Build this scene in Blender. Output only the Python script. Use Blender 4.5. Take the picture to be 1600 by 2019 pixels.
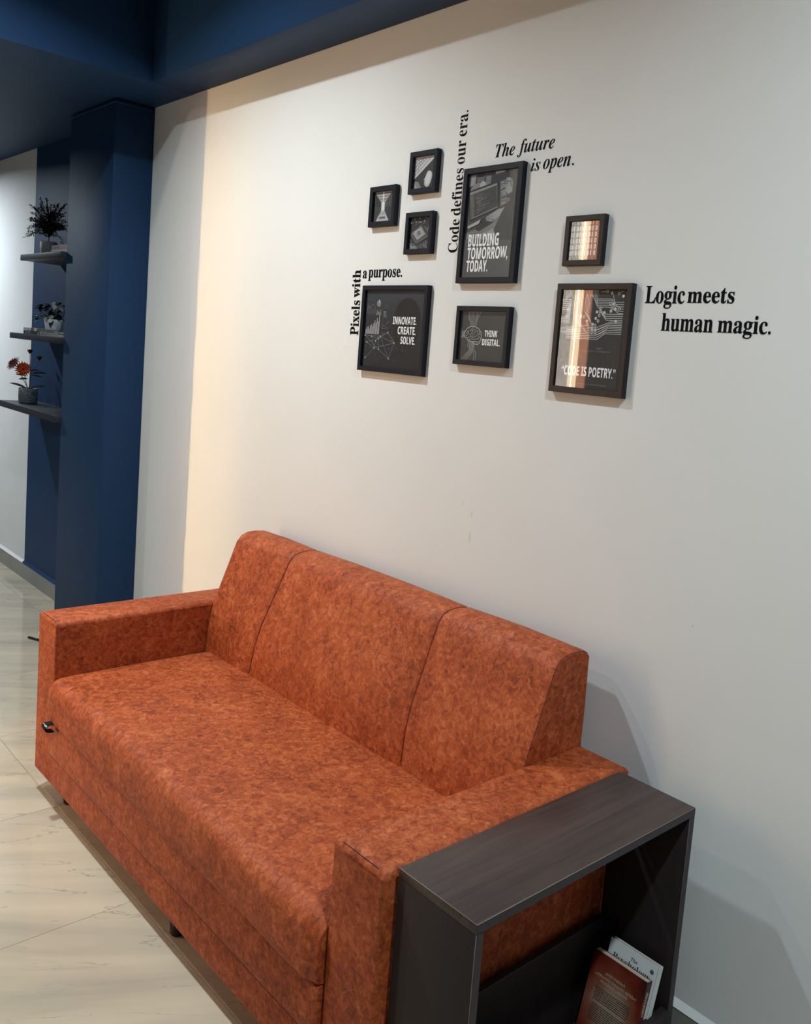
import bpy, bmesh, math, random
from mathutils import Vector, Matrix, Euler
random.seed(7)
for o in list(bpy.data.objects): bpy.data.objects.remove(o)
SC = bpy.context.scene
COL = SC.collection
PI = math.pi
R = math.radians

# ------------------------------------------------------------------ camera
cd = bpy.data.cameras.new('camera')
cam = bpy.data.objects.new('camera', cd); COL.objects.link(cam)
cd.sensor_fit = 'VERTICAL'; cd.sensor_height = 24.0
cd.lens = 1732.0935 * 24.0 / 2019.0
cd.shift_x = -135.07 / 2019.0
cd.shift_y = -115.91 / 2019.0
cd.clip_start = 0.02; cd.clip_end = 60
Rv = Vector((0.69030387, 0.71868818, 0.08347374)); Uv = Vector((-0.13204566, 0.01170826, 0.99117449)); Fv = Vector((-0.71136806, 0.69523393, -0.10298191))
M = Matrix((Rv, Uv, -Fv)).transposed().to_4x4()
M.translation = Vector((3.94062, -1.70714, 1.5))
cam.matrix_world = M
SC.camera = cam

# ------------------------------------------------------------------ world, exposure
w = bpy.data.worlds.new('world'); SC.world = w; w.use_nodes = True
w.node_tree.nodes['Background'].inputs[0].default_value = (0.75, 0.85, 1.0, 1)
w.node_tree.nodes['Background'].inputs[1].default_value = 0.05
SC.view_settings.view_transform = 'Standard'
SC.view_settings.look = 'None'
SC.view_settings.gamma = 1.0
SC.view_settings.use_curve_mapping = False
SC.view_settings.exposure = 0.0

# ------------------------------------------------------------------ lights
COOL = (0.76, 0.915, 1.0); WARM = (1.0, 0.68, 0.34); DAY = (0.78, 0.90, 1.0)
# ceiling lights: (x, y, z, watts, colour)
LAMPS = [(1.22, -1.08, 3.035, 32, COOL, 139), (4.00, -1.10, 3.035, 40, COOL, 160),
         (0.72, -1.70, 3.035, 13, (1.0, .90, .76), 150), (4.90, -3.40, 3.035, 9, COOL, 150)]
LOW_LAMPS = [(-2.55, -0.80, 2.49, 38, DAY, 172), (-1.3, -2.5, 2.49, 17, DAY, 150)]
STRIP_W = 16.0
def area(name, loc, rot, size, size_y, watts, color, spread=180, shape='RECTANGLE'):
    l = bpy.data.lights.new(name, 'AREA'); l.energy = watts; l.color = color
    l.shape = shape; l.size = size
    if shape in ('RECTANGLE', 'ELLIPSE'): l.size_y = size_y
    l.spread = R(spread)
    o = bpy.data.objects.new(name, l); COL.objects.link(o); o.location = loc; o.rotation_euler = rot
    return o
# warm strip lamps, made up for the sharp-edged warm light on the picture wall
area('added_strip_light', (0.5030, -2.440, 1.25), (R(90), 0, 0), 0.004, 2.35, 6.5, WARM, 150)
area('added_strip_beam', (0.5030, -2.439, 1.25), (R(90), 0, 0), 0.004, 2.35, 1.6, WARM, 26)

# ------------------------------------------------------------------ materials
def srgb(r, g, b):
    f = lambda c: (c/255/12.92) if c/255 <= .04045 else ((c/255+.055)/1.055)**2.4
    return (f(r), f(g), f(b), 1)
class NT:
    def __init__(s, name):
        s.m = bpy.data.materials.new(name); s.m.use_nodes = True
        s.t = s.m.node_tree; s.b = s.t.nodes['Principled BSDF']
    def n(s, typ, **kw):
        nd = s.t.nodes.new(typ)
        for k, v in kw.items():
            if k.startswith('i_'):
                key = k[2:]
                key = int(key) if key.isdigit() else key.replace('_', ' ')
                nd.inputs[key].default_value = v
            else: setattr(nd, k, v)
        return nd
    def l(s, a, b): s.t.links.new(a, b)
    def ramp(s, src, stops, interp='LINEAR'):
        r = s.t.nodes.new('ShaderNodeValToRGB'); r.color_ramp.interpolation = interp
        e = r.color_ramp.elements
        while len(e) < len(stops): e.new(0.5)
        for el, (p, c) in zip(e, stops): el.position = p; el.color = c if len(c) == 4 else (*c, 1)
        s.l(src, r.inputs[0]); return r
    def mix(s, fac, a, b, bt='MIX'):
        m = s.t.nodes.new('ShaderNodeMix'); m.data_type = 'RGBA'; m.blend_type = bt
        for i, v in ((0, fac), (6, a), (7, b)):
            if hasattr(v, 'default_value') or hasattr(v, 'is_output'): s.l(v, m.inputs[i])
            else: m.inputs[i].default_value = v
        return m.outputs[2]
    def bump(s, h, strength=.3, dist=.002):
        b = s.t.nodes.new('ShaderNodeBump'); b.inputs['Strength'].default_value = strength; b.inputs['Distance'].default_value = dist
        s.l(h, b.inputs['Height']); s.l(b.outputs[0], s.b.inputs['Normal']); return b
_pm = {}
def plain(name, rgb, rough=.5, metal=0.0, var=0.06, scale=30, spec=.5):
    """a procedural paint / plastic / paper: colour with slight mottling"""
    if name in _pm: return _pm[name]
    t = NT(name); c = srgb(*rgb)
    tc = t.n('ShaderNodeTexCoord'); nz = t.n('ShaderNodeTexNoise', i_Scale=scale, i_Detail=3.0)
    t.l(tc.outputs['Object'], nz.inputs['Vector'])
    lo = tuple(x*(1-var) for x in c[:3]); hi = tuple(min(1, x*(1+var)) for x in c[:3])
    r = t.ramp(nz.outputs['Fac'], [(.3, lo), (.7, hi)])
    t.l(r.outputs[0], t.b.inputs['Base Color'])
    t.b.inputs['Roughness'].default_value = rough; t.b.inputs['Metallic'].default_value = metal
    t.b.inputs['Specular IOR Level'].default_value = spec
    _pm[name] = t.m; return t.m

def wall_paint(name, rgb, rough=.75, bump=.06):
    t = NT(name); c = srgb(*rgb); g = t.n('ShaderNodeNewGeometry')
    n1 = t.n('ShaderNodeTexNoise', i_Scale=1.3, i_Detail=4.0); t.l(g.outputs['Position'], n1.inputs['Vector'])
    r = t.ramp(n1.outputs['Fac'], [(.3, tuple(x*.97 for x in c[:3])), (.7, tuple(min(1, x*1.02) for x in c[:3]))])
    t.l(r.outputs[0], t.b.inputs['Base Color']); t.b.inputs['Roughness'].default_value = rough
    n2 = t.n('ShaderNodeTexNoise', i_Scale=9.0, i_Detail=6.0, i_Roughness=.65); t.l(g.outputs['Position'], n2.inputs['Vector'])
    t.bump(n2.outputs['Fac'], bump, .004)
    t.b.inputs['Specular IOR Level'].default_value = .3
    return t
tw = wall_paint('white_wall_paint', (226, 224, 220))
# scuff marks low on the picture wall
g = tw.n('ShaderNodeNewGeometry'); sep = tw.n('ShaderNodeSeparateXYZ'); tw.l(g.outputs['Position'], sep.inputs[0])
old = tw.b.inputs['Base Color'].links[0].from_socket
src = old
for (px, pz, rx, rz, dk) in [(2.205, 1.01, .007, .024, .22), (2.205, 1.075, .006, .012, .2), (2.165, 1.10, .006, .01, .16), (2.935, .957, .0022, .005, .35), (2.739, .745, .002, .002, .8)]:
    vs = tw.n('ShaderNodeVectorMath', operation='SUBTRACT'); tw.l(g.outputs['Position'], vs.inputs[0]); vs.inputs[1].default_value = (px, 0, pz)
    vm = tw.n('ShaderNodeVectorMath', operation='MULTIPLY'); tw.l(vs.outputs[0], vm.inputs[0]); vm.inputs[1].default_value = (1/rx, 0, 1/rz)
    ln = tw.n('ShaderNodeVectorMath', operation='LENGTH'); tw.l(vm.outputs[0], ln.inputs[0])
    rr = tw.ramp(ln.outputs['Value'], [(.2, (dk, dk, dk)), (1.0, (0, 0, 0))])
    src = tw.mix(rr.outputs[0], src, srgb(120, 115, 112))
tw.l(src, tw.b.inputs['Base Color'])
M_WHITE = tw.m
M_BLUE = wall_paint('navy_wall_paint', (17, 52, 88), .6, .08).m
M_ROOM = wall_paint('slate_wall_paint', (92, 98, 110)).m
M_WHITE2 = wall_paint('white_ceiling_paint', (222, 222, 220)).m

def m_plaster():
    t = NT('rough_white_plaster'); tc = t.n('ShaderNodeTexCoord')
    nz = t.n('ShaderNodeTexNoise', i_Scale=26.0, i_Detail=8.0, i_Roughness=.7, i_Distortion=1.2); t.l(tc.outputs['Object'], nz.inputs['Vector'])
    r = t.ramp(nz.outputs['Fac'], [(.3, srgb(190, 186, 180)), (.65, srgb(235, 230, 224))]); t.l(r.outputs[0], t.b.inputs['Base Color'])
    t.b.inputs['Roughness'].default_value = .8; t.bump(nz.outputs['Fac'], 1.0, .012); return t.m
M_PLASTER = m_plaster()

def m_tile():
    t = NT('polished_marble_tile'); g = t.n('ShaderNodeNewGeometry'); oi = t.n('ShaderNodeObjectInfo')
    mp = t.n('ShaderNodeMapping'); t.l(g.outputs['Position'], mp.inputs['Vector'])
    mp.inputs['Rotation'].default_value = (0, 0, R(-54))
    mp0 = mp; mp = t.n('ShaderNodeMapping'); t.l(mp0.outputs[0], mp.inputs['Vector']); mp.inputs['Scale'].default_value = (.62, 4.4, 1)
    cmb = t.n('ShaderNodeCombineXYZ'); t.l(oi.outputs['Random'], cmb.inputs[0])
    sc = t.n('ShaderNodeVectorMath', operation='SCALE'); sc.inputs['Scale'].default_value = 40; t.l(cmb.outputs[0], sc.inputs[0])
    ad = t.n('ShaderNodeVectorMath', operation='ADD'); t.l(mp.outputs[0], ad.inputs[0]); t.l(sc.outputs[0], ad.inputs[1])
    n1 = t.n('ShaderNodeTexNoise', i_Scale=1.5, i_Detail=5.0, i_Roughness=.55, i_Distortion=.6); t.l(ad.outputs[0], n1.inputs['Vector'])
    base = t.ramp(n1.outputs['Fac'], [(.30, srgb(172, 160, 141)), (.5, srgb(192, 177, 154)), (.70, srgb(206, 189, 164))])
    # veins : thin contour lines of a stretched noise
    n2 = t.n('ShaderNodeTexNoise', i_Scale=1.3, i_Detail=6.0, i_Roughness=.55, i_Distortion=.2); t.l(ad.outputs[0], n2.inputs['Vector'])
    mul = t.n('ShaderNodeMath', operation='MULTIPLY'); mul.inputs[1].default_value = 7.0; t.l(n2.outputs['Fac'], mul.inputs[0])
    pp = t.n('ShaderNodeMath', operation='PINGPONG'); pp.inputs[1].default_value = .5; t.l(mul.outputs[0], pp.inputs[0])
    vr = t.ramp(pp.outputs[0], [(0, (1, 1, 1)), (.022, (0, 0, 0))])
    n3 = t.n('ShaderNodeTexNoise', i_Scale=2.2, i_Detail=2.0); t.l(g.outputs['Position'], n3.inputs['Vector'])
    mk = t.ramp(n3.outputs['Fac'], [(.34, (0, 0, 0)), (.56, (.7, .7, .7))])
    vm = t.n('ShaderNodeMath', operation='MULTIPLY'); t.l(vr.outputs[0], vm.inputs[0]); t.l(mk.outputs[0], vm.inputs[1])
    c = t.mix(vm.outputs[0], base.outputs[0], srgb(128, 118, 104))
    # small dark specks
    vo = t.n('ShaderNodeTexVoronoi', i_Scale=11.0); t.l(g.outputs['Position'], vo.inputs['Vector'])
    sp = t.ramp(vo.outputs['Distance'], [(.03, (.7, .7, .7)), (.04, (0, 0, 0))])
    sw = t.n('ShaderNodeSeparateColor'); t.l(vo.outputs['Color'], sw.inputs[0])
    gt = t.n('ShaderNodeMath', operation='GREATER_THAN'); gt.inputs[1].default_value = .8; t.l(sw.outputs[0], gt.inputs[0])
    m2 = t.n('ShaderNodeMath', operation='MULTIPLY'); t.l(sp.outputs[0], m2.inputs[0]); t.l(gt.outputs[0], m2.inputs[1])
    c = t.mix(m2.outputs[0], c, srgb(60, 55, 50))
    t.l(c, t.b.inputs['Base Color'])
    t.b.inputs['Roughness'].default_value = .09; t.b.inputs['Specular IOR Level'].default_value = .5
    return t.m
M_TILE = m_tile()
M_GROUT = plain('dark_grout', (108, 98, 86), .9)
M_SKIRT = plain('grey_skirting_tile', (140, 138, 130), .35, var=.05, scale=12)

def m_leather():
    t = NT('rust_suede_leatherette'); tc = t.n('ShaderNodeTexCoord')
    V = tc.outputs['Object']
    a = t.n('ShaderNodeTexNoise', i_Scale=7.0, i_Detail=4.0, i_Roughness=.55, i_Distortion=.8); t.l(V, a.inputs['Vector'])
    b = t.n('ShaderNodeTexNoise', i_Scale=52.0, i_Detail=10.0, i_Roughness=.72, i_Distortion=.9); t.l(V, b.inputs['Vector'])
    c1 = t.n('ShaderNodeTexNoise', i_Scale=110.0, i_Detail=4.0, i_Roughness=.7, i_Distortion=1.0); t.l(V, c1.inputs['Vector'])
    m1 = t.n('ShaderNodeMath', operation='MULTIPLY_ADD', i_1=.55); t.l(b.outputs['Fac'], m1.inputs[0])
    m0 = t.n('ShaderNodeMath', operation='MULTIPLY_ADD', i_1=.17, i_2=.055); t.l(a.outputs['Fac'], m0.inputs[0]); t.l(m0.outputs[0], m1.inputs[2])
    m2 = t.n('ShaderNodeMath', operation='MULTIPLY_ADD', i_1=.17); t.l(c1.outputs['Fac'], m2.inputs[0]); t.l(m1.outputs[0], m2.inputs[2])
    r = t.ramp(m2.outputs[0], [(.39, srgb(108, 43, 18)), (.468, srgb(150, 65, 29)), (.53, srgb(176, 84, 42)), (.62, srgb(200, 114, 70))])
    # fine pale creases: cell borders of a warped voronoi, kept only here and there
    wv = t.n('ShaderNodeTexNoise', i_Scale=12.0, i_Detail=4.0); t.l(V, wv.inputs['Vector'])
    sc = t.n('ShaderNodeVectorMath', operation='SCALE'); sc.inputs['Scale'].default_value = .12; t.l(wv.outputs['Color'], sc.inputs[0])
    ad = t.n('ShaderNodeVectorMath', operation='ADD'); t.l(V, ad.inputs[0]); t.l(sc.outputs[0], ad.inputs[1])
    vo = t.n('ShaderNodeTexVoronoi', feature='DISTANCE_TO_EDGE', i_Scale=17.0); t.l(ad.outputs[0], vo.inputs['Vector'])
    cr = t.ramp(vo.outputs['Distance'], [(0, (1, 1, 1)), (.022, (0, 0, 0))])
    mk = t.n('ShaderNodeTexNoise', i_Scale=9.0, i_Detail=2.0); t.l(V, mk.inputs['Vector'])
    mr = t.ramp(mk.outputs['Fac'], [(.58, (0, 0, 0)), (.66, (.42, .42, .42))])
    mm = t.n('ShaderNodeMath', operation='MULTIPLY'); t.l(cr.outputs[0], mm.inputs[0]); t.l(mr.outputs[0], mm.inputs[1])
    col = t.mix(mm.outputs[0], r.outputs[0], srgb(214, 132, 98))
    t.l(col, t.b.inputs['Base Color'])
    t.b.inputs['Roughness'].default_value = .6; t.b.inputs['Specular IOR Level'].default_value = .28
    h = t.n('ShaderNodeMath', operation='ADD'); t.l(b.outputs['Fac'], h.inputs[0]); t.l(mm.outputs[0], h.inputs[1])
    t.bump(h.outputs[0], .35, .0025)
    return t.m
M_LEATHER = m_leather()
M_THREAD = plain('dark_red_piping', (78, 32, 22), .8)

def m_wood(name, dark, light, rough=.42, sc=1.0, axis=1):
    t = NT(name); tc = t.n('ShaderNodeTexCoord'); mp = t.n('ShaderNodeMapping'); t.l(tc.outputs['Object'], mp.inputs['Vector'])
    s = [60*sc, 60*sc, 60*sc]; s[axis] = 2.5*sc; mp.inputs['Scale'].default_value = s
    nz = t.n('ShaderNodeTexNoise', i_Scale=1.0, i_Detail=7.0, i_Roughness=.65, i_Distortion=.6); t.l(mp.outputs[0], nz.inputs['Vector'])
    lg = t.n('ShaderNodeTexNoise', i_Scale=6.0, i_Detail=2.0); t.l(tc.outputs['Object'], lg.inputs['Vector'])
    r = t.ramp(nz.outputs['Fac'], [(.3, srgb(*dark)), (.7, srgb(*light))])
    r2 = t.ramp(lg.outputs['Fac'], [(.3, (.75, .75, .78)), (.7, (1.1, 1.05, 1.02))])
    c = t.mix(1.0, r.outputs[0], r2.outputs[0], 'MULTIPLY'); t.l(c, t.b.inputs['Base Color'])
    t.b.inputs['Roughness'].default_value = rough; t.bump(nz.outputs['Fac'], .15, .001); return t.m
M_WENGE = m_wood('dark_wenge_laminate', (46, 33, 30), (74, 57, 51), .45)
M_WENGEV = m_wood('shaded_wenge_laminate_upright', (25, 16, 16), (38, 26, 25), .72, axis=2)  # same laminate, shade on the upright boards put into a darker colour
M_EDGE = plain('worn_edge_banding', (46, 38, 44), .45)
M_EDGEL = plain('bright_edge_highlight', (140, 122, 108), .5)  # pale lines along the table top edges, a highlight put into the colour
M_SHELF = m_wood('dark_shelf_laminate', (34, 36, 44), (52, 53, 60), .5, axis=0)
M_ORANGEWOOD = m_wood('orange_teak', (150, 72, 36), (196, 108, 62), .45, axis=2)
M_SLAT = m_wood('dark_slat_wood', (40, 30, 28), (66, 50, 46), .55, axis=2)
M_FRAME = plain('black_satin_frame', (20, 22, 32), .5, var=.1, spec=.25)
M_FRAMEB = plain('warm_reflection_black_frame', (38, 29, 29), .45, var=.1, spec=.3)  # black frame tinted brown: warm reflection painted into the right-hand pair
M_BLACKPL = plain('black_plastic', (16, 15, 17), .3)
M_VINYL = plain('black_vinyl_lettering', (10, 10, 15), .75, spec=.1)
M_METAL = plain('brushed_aluminium', (190, 190, 190), .3, 1.0)
def m_glass():
    t = NT('clear_picture_glass'); t.t.nodes.remove(t.b)
    tr = t.n('ShaderNodeBsdfTransparent'); tr.inputs[0].default_value = (.97, .97, .97, 1)
    gl = t.n('ShaderNodeBsdfGlossy'); gl.inputs['Roughness'].default_value = .015
    fr = t.n('ShaderNodeFresnel', i_IOR=1.5); mx = t.n('ShaderNodeMixShader'); ge = t.n('ShaderNodeNewGeometry')
    iv = t.n('ShaderNodeMath', operation='SUBTRACT', i_0=1.0); t.l(ge.outputs['Backfacing'], iv.inputs[1])   # no reflection from inside the pane
    ml = t.n('ShaderNodeMath', operation='MULTIPLY'); t.l(fr.outputs[0], ml.inputs[0]); t.l(iv.outputs[0], ml.inputs[1])
    t.l(ml.outputs[0], mx.inputs[0]); t.l(tr.outputs[0], mx.inputs[1]); t.l(gl.outputs[0], mx.inputs[2])
    t.l(mx.outputs[0], t.t.nodes['Material Output'].inputs[0]); return t.m
M_GLASS = m_glass()
def m_emit(name, col, st):
    t = NT(name); t.b.inputs['Emission Color'].default_value = (*col, 1); t.b.inputs['Emission Strength'].default_value = st
    return t.m
def grey(v, tint=(1, 1, 1)):
    return plain('print_tone_%d_%d_%d' % (v*tint[0], v*tint[1], v*tint[2]), (v*tint[0], v*tint[1], v*tint[2]), .6, var=.03, scale=200)

# ------------------------------------------------------------------ object helpers
def world_off(p):
    v = Vector((0, 0, 0))
    while p is not None: v += p.location; p = p.parent
    return v
def link(name, me, parent=None):
    o = bpy.data.objects.new(name, me); COL.objects.link(o)
    if parent is not None: o.parent = parent
    return o
def tag(o, label=None, cat=None, group=None, kind=None):
    if label: o['label'] = label
    if cat: o['category'] = cat
    if group: o['group'] = group
    if kind: o['kind'] = kind
    return o
def thing(name, loc, label, cat, group=None, rot=(0, 0, 0)):
    o = bpy.data.objects.new(name, None); COL.objects.link(o); o.location = loc; o.rotation_euler = rot
    o.empty_display_size = .05
    return tag(o, label, cat, group)
class MB:
    def __init__(s): s.v = []; s.f = []; s.mi = []; s.sm = []
    def add(s, vs, fs, mi=0, smooth=False):
        k = len(s.v); s.v += [tuple(v) for v in vs]
        for f in fs: s.f.append(tuple(i+k for i in f)); s.mi.append(mi); s.sm.append(smooth)
        return s
    def box(s, x0, y0, z0, x1, y1, z1, mi=0):
        vs = [(x0,y0,z0),(x1,y0,z0),(x1,y1,z0),(x0,y1,z0),(x0,y0,z1),(x1,y0,z1),(x1,y1,z1),(x0,y1,z1)]
        return s.add(vs, [(0,3,2,1),(4,5,6,7),(0,1,5,4),(1,2,6,5),(2,3,7,6),(3,0,4,7)], mi)
    def bm(s, bm, mi=0, smooth=True):
        bm.verts.ensure_lookup_table(); bm.verts.index_update()
        s.add([v.co.copy() for v in bm.verts], [[v.index for v in f.verts] for f in bm.faces], mi, smooth); bm.free(); return s
    def rbox(s, x0, y0, z0, x1, y1, z1, r=.01, seg=3, mi=0, sel=None):
        b = bmesh.new(); bmesh.ops.create_cube(b, size=1)
        for v in b.verts: v.co = Vector(((x0+x1)/2+v.co.x*(x1-x0), (y0+y1)/2+v.co.y*(y1-y0), (z0+z1)/2+v.co.z*(z1-z0)))
        es = [e for e in b.edges if sel is None or sel(e)]
        bmesh.ops.bevel(b, geom=es, offset=r, segments=seg, affect='EDGES', profile=.5)
        return s.bm(b, mi)
    def tube(s, pts, r, n=8, mi=0, cap=True):
        pts = [Vector(p) for p in pts]; rs = r if isinstance(r, (list, tuple)) else [r]*len(pts)
        rings = []; up = Vector((0, 0, 1)); prev = None
        for i, p in enumerate(pts):
            d = (pts[min(i+1, len(pts)-1)] - pts[max(i-1, 0)])
            if d.length < 1e-9: d = Vector((0, 0, 1))
            d.normalize()
            a = prev if prev is not None else (Vector((1, 0, 0)) if abs(d.z) > .9 else up)
            a = (a - d*a.dot(d)).normalized(); prev = a; b = d.cross(a)
            rings.append([p + a*math.cos(2*PI*k/n)*rs[i] + b*math.sin(2*PI*k/n)*rs[i] for k in range(n)])
        vs = [v for rg in rings for v in rg]; fs = []
        for i in range(len(pts)-1):
            for k in range(n): fs.append((i*n+k, i*n+(k+1)%n, (i+1)*n+(k+1)%n, (i+1)*n+k))
        if cap: fs += [tuple(range(n-1, -1, -1)), tuple((len(pts)-1)*n+k for k in range(n))]
        return s.add(vs, fs, mi, True)
    def lathe(s, prof, cx, cy, n=32, mi=0, cap=False):
        vs = []; fs = []
        for (r, z) in prof:
            for k in range(n): vs.append((cx+r*math.cos(2*PI*k/n), cy+r*math.sin(2*PI*k/n), z))
        for i in range(len(prof)-1):
            for k in range(n): fs.append((i*n+k, i*n+(k+1)%n, (i+1)*n+(k+1)%n, (i+1)*n+k))
        if cap: fs += [tuple(range(n-1, -1, -1)), tuple((len(prof)-1)*n+k for k in range(n))]
        return s.add(vs, fs, mi, True)
    def build(s, name, mats, parent=None, origin=None, local=False, shade=True):
        if not isinstance(mats, (list, tuple)): mats = [mats]
        off = Vector((0, 0, 0)) if local else (world_off(parent) if parent is not None else Vector(origin or (0, 0, 0)))
        me = bpy.data.meshes.new(name)
        me.from_pydata([Vector(v)-off for v in s.v], [], s.f)
        for m in mats: me.materials.append(m)
        me.polygons.foreach_set('material_index', s.mi); me.polygons.foreach_set('use_smooth', s.sm)
        me.update()
        o = link(name, me, parent)
        if parent is None and origin is not None: o.location = origin
        return o
def sharp(o, ang=35):
    """smooth faces but keep edges past the angle crisp"""
    me = o.data; b = bmesh.new(); b.from_mesh(me)
    for f in b.faces: f.smooth = True
    for e in b.edges:
        if len(e.link_faces) == 2 and e.calc_face_angle(0) > R(ang): e.smooth = False
    b.to_mesh(me); b.free(); return o

# text: glyph meshes from the built-in font; mathematical alphabets give the serif and bold cuts
def style(s, st):
    U, L = {'serif': (0x1D400, 0x1D41A), 'italic': (0x1D468, 0x1D482), 'sans': (0x1D5D4, 0x1D5EE)}[st]
    D = {'serif': 0x1D7CE, 'sans': 0x1D7EC, 'italic': 0x1D7CE}[st]
    r = ''
    for c in s:
        if 'A' <= c <= 'Z': r += chr(U+ord(c)-65)
        elif 'a' <= c <= 'z': r += chr(L+ord(c)-97)
        elif '0' <= c <= '9': r += chr(D+ord(c)-48)
        else: r += c
    return r
def glyphs(s, st=None, extrude=0.0, offset=0.0):
    cu = bpy.data.curves.new('lettering', 'FONT'); cu.body = style(s, st) if st else s; cu.size = 1
    cu.extrude = 0; cu.offset = offset; cu.resolution_u = 4
    o = bpy.data.objects.new('lettering_source', cu); COL.objects.link(o)
    dg = bpy.context.evaluated_depsgraph_get()
    me = bpy.data.meshes.new_from_object(o.evaluated_get(dg))
    vs = [v.co.copy() for v in me.vertices]; fs = [tuple(p.vertices) for p in me.polygons]
    bpy.data.objects.remove(o); bpy.data.curves.remove(cu); bpy.data.meshes.remove(me)
    return vs, fs
def text_into(mb, s, st, x0, x1, z0, ztop, place, mi=0, thick=0.0, offset=0.0, shear=0.0):
    """fit the word's box to x0..x1, baseline z0, tallest glyph ztop; place(u,v,d) -> point"""
    vs, fs = glyphs(s, st, offset=offset)
    xs = [v.x for v in vs]; a, b = min(xs), max(xs); t = max(v.y for v in vs)
    sx = (x1-x0)/(b-a); sz = (ztop-z0)/t
    uv = [(x0+(v.x-a)*sx + shear*v.y*sz, z0+v.y*sz) for v in vs]
    if thick <= 0:
        mb.add([place(u, v, 0) for u, v in uv], fs, mi); return
    n = len(uv)
    P = [place(u, v, thick) for u, v in uv] + [place(u, v, 0) for u, v in uv]
    from collections import Counter
    cnt = Counter()
    for f in fs:
        for i in range(len(f)): cnt[frozenset((f[i], f[(i+1) % len(f)]))] += 1
    F = list(fs)
    for f in fs:
        for i in range(len(f)):
            p, q = f[i], f[(i+1) % len(f)]
            if cnt[frozenset((p, q))] == 1: F.append((p, p+n, q+n, q))
    mb.add(P, F, mi)

# ================================================================== THE SETTING
ZS = 2.4974; YS = .178; XB = .373; XW = -.526; XST = -1.556; ZC = 3.04
XL, XR, YF = -4.2, 6.003, -4.94
def struct(name, mb, mats, parent=None, **k):
    o = mb.build(name, mats, parent, **k)
    if parent is None: o['kind'] = 'structure'
    return o
# floor slab with tiles as parts
floor = MB().box(XL-.1, YF-.1, -.12, XR+.1, .1, -.010).build('floor', M_GROUT); floor['kind'] = 'structure'
g = .0006
tiles = {}
xs = [1.203 + .6*k for k in range(-9, 8)]
ys = [(-.74-.6*k, -.14-.6*k) for k in range(0, 7)] + [(-.14, -.0005)]
for x in xs:
    for (a, b) in ys:
        key = round(b-a, 3)
        if key not in tiles:
            m = MB().box(g, g, -.0100, .6-g, (b-a)-g, 0)
            o = m.build('tile', M_TILE, local=True); tiles[key] = o.data
        else: o = link('tile', tiles[key])
        o.parent = floor; o.location = (x, a, 0)
# walls
struct('wall_back', MB().box(XL, 0, 0, XST, .1, ZC), M_WHITE)
wb = [o for o in COL.objects if o.name == 'wall_back'][0]
wb2 = MB().box(XST, 0, 0, XW+.1, .1, ZC).build('painted_stripe', M_BLUE, wb); wb2['label'] = 'navy blue painted vertical stripe'
wb3 = MB().box(XW+.1, 0, 0, XR, .1, ZC).build('wall_panel', M_WHITE, wb)
struct('wall_left', MB().box(XL-.1, YF, 0, XL, .1, ZC), M_ROOM)
struct('wall_right', MB().box(XR, YF, 0, XR+.1, .1, ZC), M_ROOM)
struct('wall_front', MB().box(XL-.1, YF-.1, 0, XR+.1, YF, ZC), M_ROOM)
struct('ceiling', MB().box(XB+.0, YF, ZC, XR, 0, ZC+.1), M_BLUE)
# lowered navy ceiling on the left with its beam face, and navy soffit along the picture wall
struct('trim_1', MB().box(XL, YF, ZS, XB, 0, ZC+.1), M_BLUE)
struct('trim_2', MB().rbox(XB, -YS, ZS, XR, 0, ZC, .002, 1), M_BLUE)
# navy pillar standing out of the wall
pil = MB().rbox(XW, -.174, 0, 0, 0, ZS-.004, .003, 2).build('trim_3', M_BLUE); pil['kind'] = 'structure'
# raised bead round the head of the pillar
MB().tube([(XW, -.176, ZS-.018), (-.0, -.176, ZS-.018), (.002, -.16, ZS-.018), (.002, -.004, ZS-.018)], .0035, 6).build('bead', M_BLUE, pil)
# skirting
ZK = .0907
def skirt(name, x0, x1, lip):
    o = MB().box(x0, -.012, 0, x1, 0, ZK).build(name, M_SKIRT); o['kind'] = 'structure'
    m = MB(); vs = [(x0, -.0135, ZK), (x0, 0, ZK), (x0, 0, ZK+.014), (x1, -.0135, ZK), (x1, 0, ZK), (x1, 0, ZK+.014)]
    m.add(vs, [(0, 1, 2), (3, 5, 4), (0, 2, 5, 3), (0, 3, 4, 1), (1, 4, 5, 2)])
    m.build('skirting_lip', lip, o); return o
skirt('baseboard_back', XST, XW, M_BLUE)
skirt('baseboard_left', XL, XST, M_WHITE)
skirt('baseboard_right', 0, XR, M_WHITE)
# unseen plaster partition added to block the warm strip light; slatted screen beside it
part_ = MB().rbox(-.10, -2.25, 0, .50, -1.90, 3.03, .004, 1).build('light_block_partition', M_PLASTER); part_['kind'] = 'structure'
def m_texglow():
    t = NT('added_textured_glow'); tc = t.n('ShaderNodeTexCoord')
    nz = t.n('ShaderNodeTexNoise', i_Scale=38.0, i_Detail=5.0, i_Roughness=.7, i_Distortion=2.2); t.l(tc.outputs['Object'], nz.inputs['Vector'])
    r = t.ramp(nz.outputs['Fac'], [(.38, (.30, .24, .20)), (.5, (.62, .56, .50)), (.62, (.86, .78, .70))])
    t.l(r.outputs[0], t.b.inputs['Emission Color']); t.b.inputs['Emission Strength'].default_value = 12; t.b.inputs['Base Color'].default_value = (.3, .3, .3, 1); return t.m
glow_panel = thing('added_glow_panel', (.46, -2.46, 0), 'tall made-up glowing panel added behind the camera for reflections in the picture glass', 'added light')  # made-up glow panel, added so cream and amber show in the frame glass
MB().box(.28, -2.475, .02, .608, -2.452, 2.47).build('housing', M_METAL, glow_panel)
MB().box(.29, -2.4515, .06, .466, -2.449, 2.44).build('textured_glow_strip', m_texglow(), glow_panel)
MB().box(.468, -2.4515, .06, .534, -2.449, 2.44).build('cream_glow_strip', m_emit('added_cream_glow', (1.0, .74, .45), 20), glow_panel)
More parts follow.
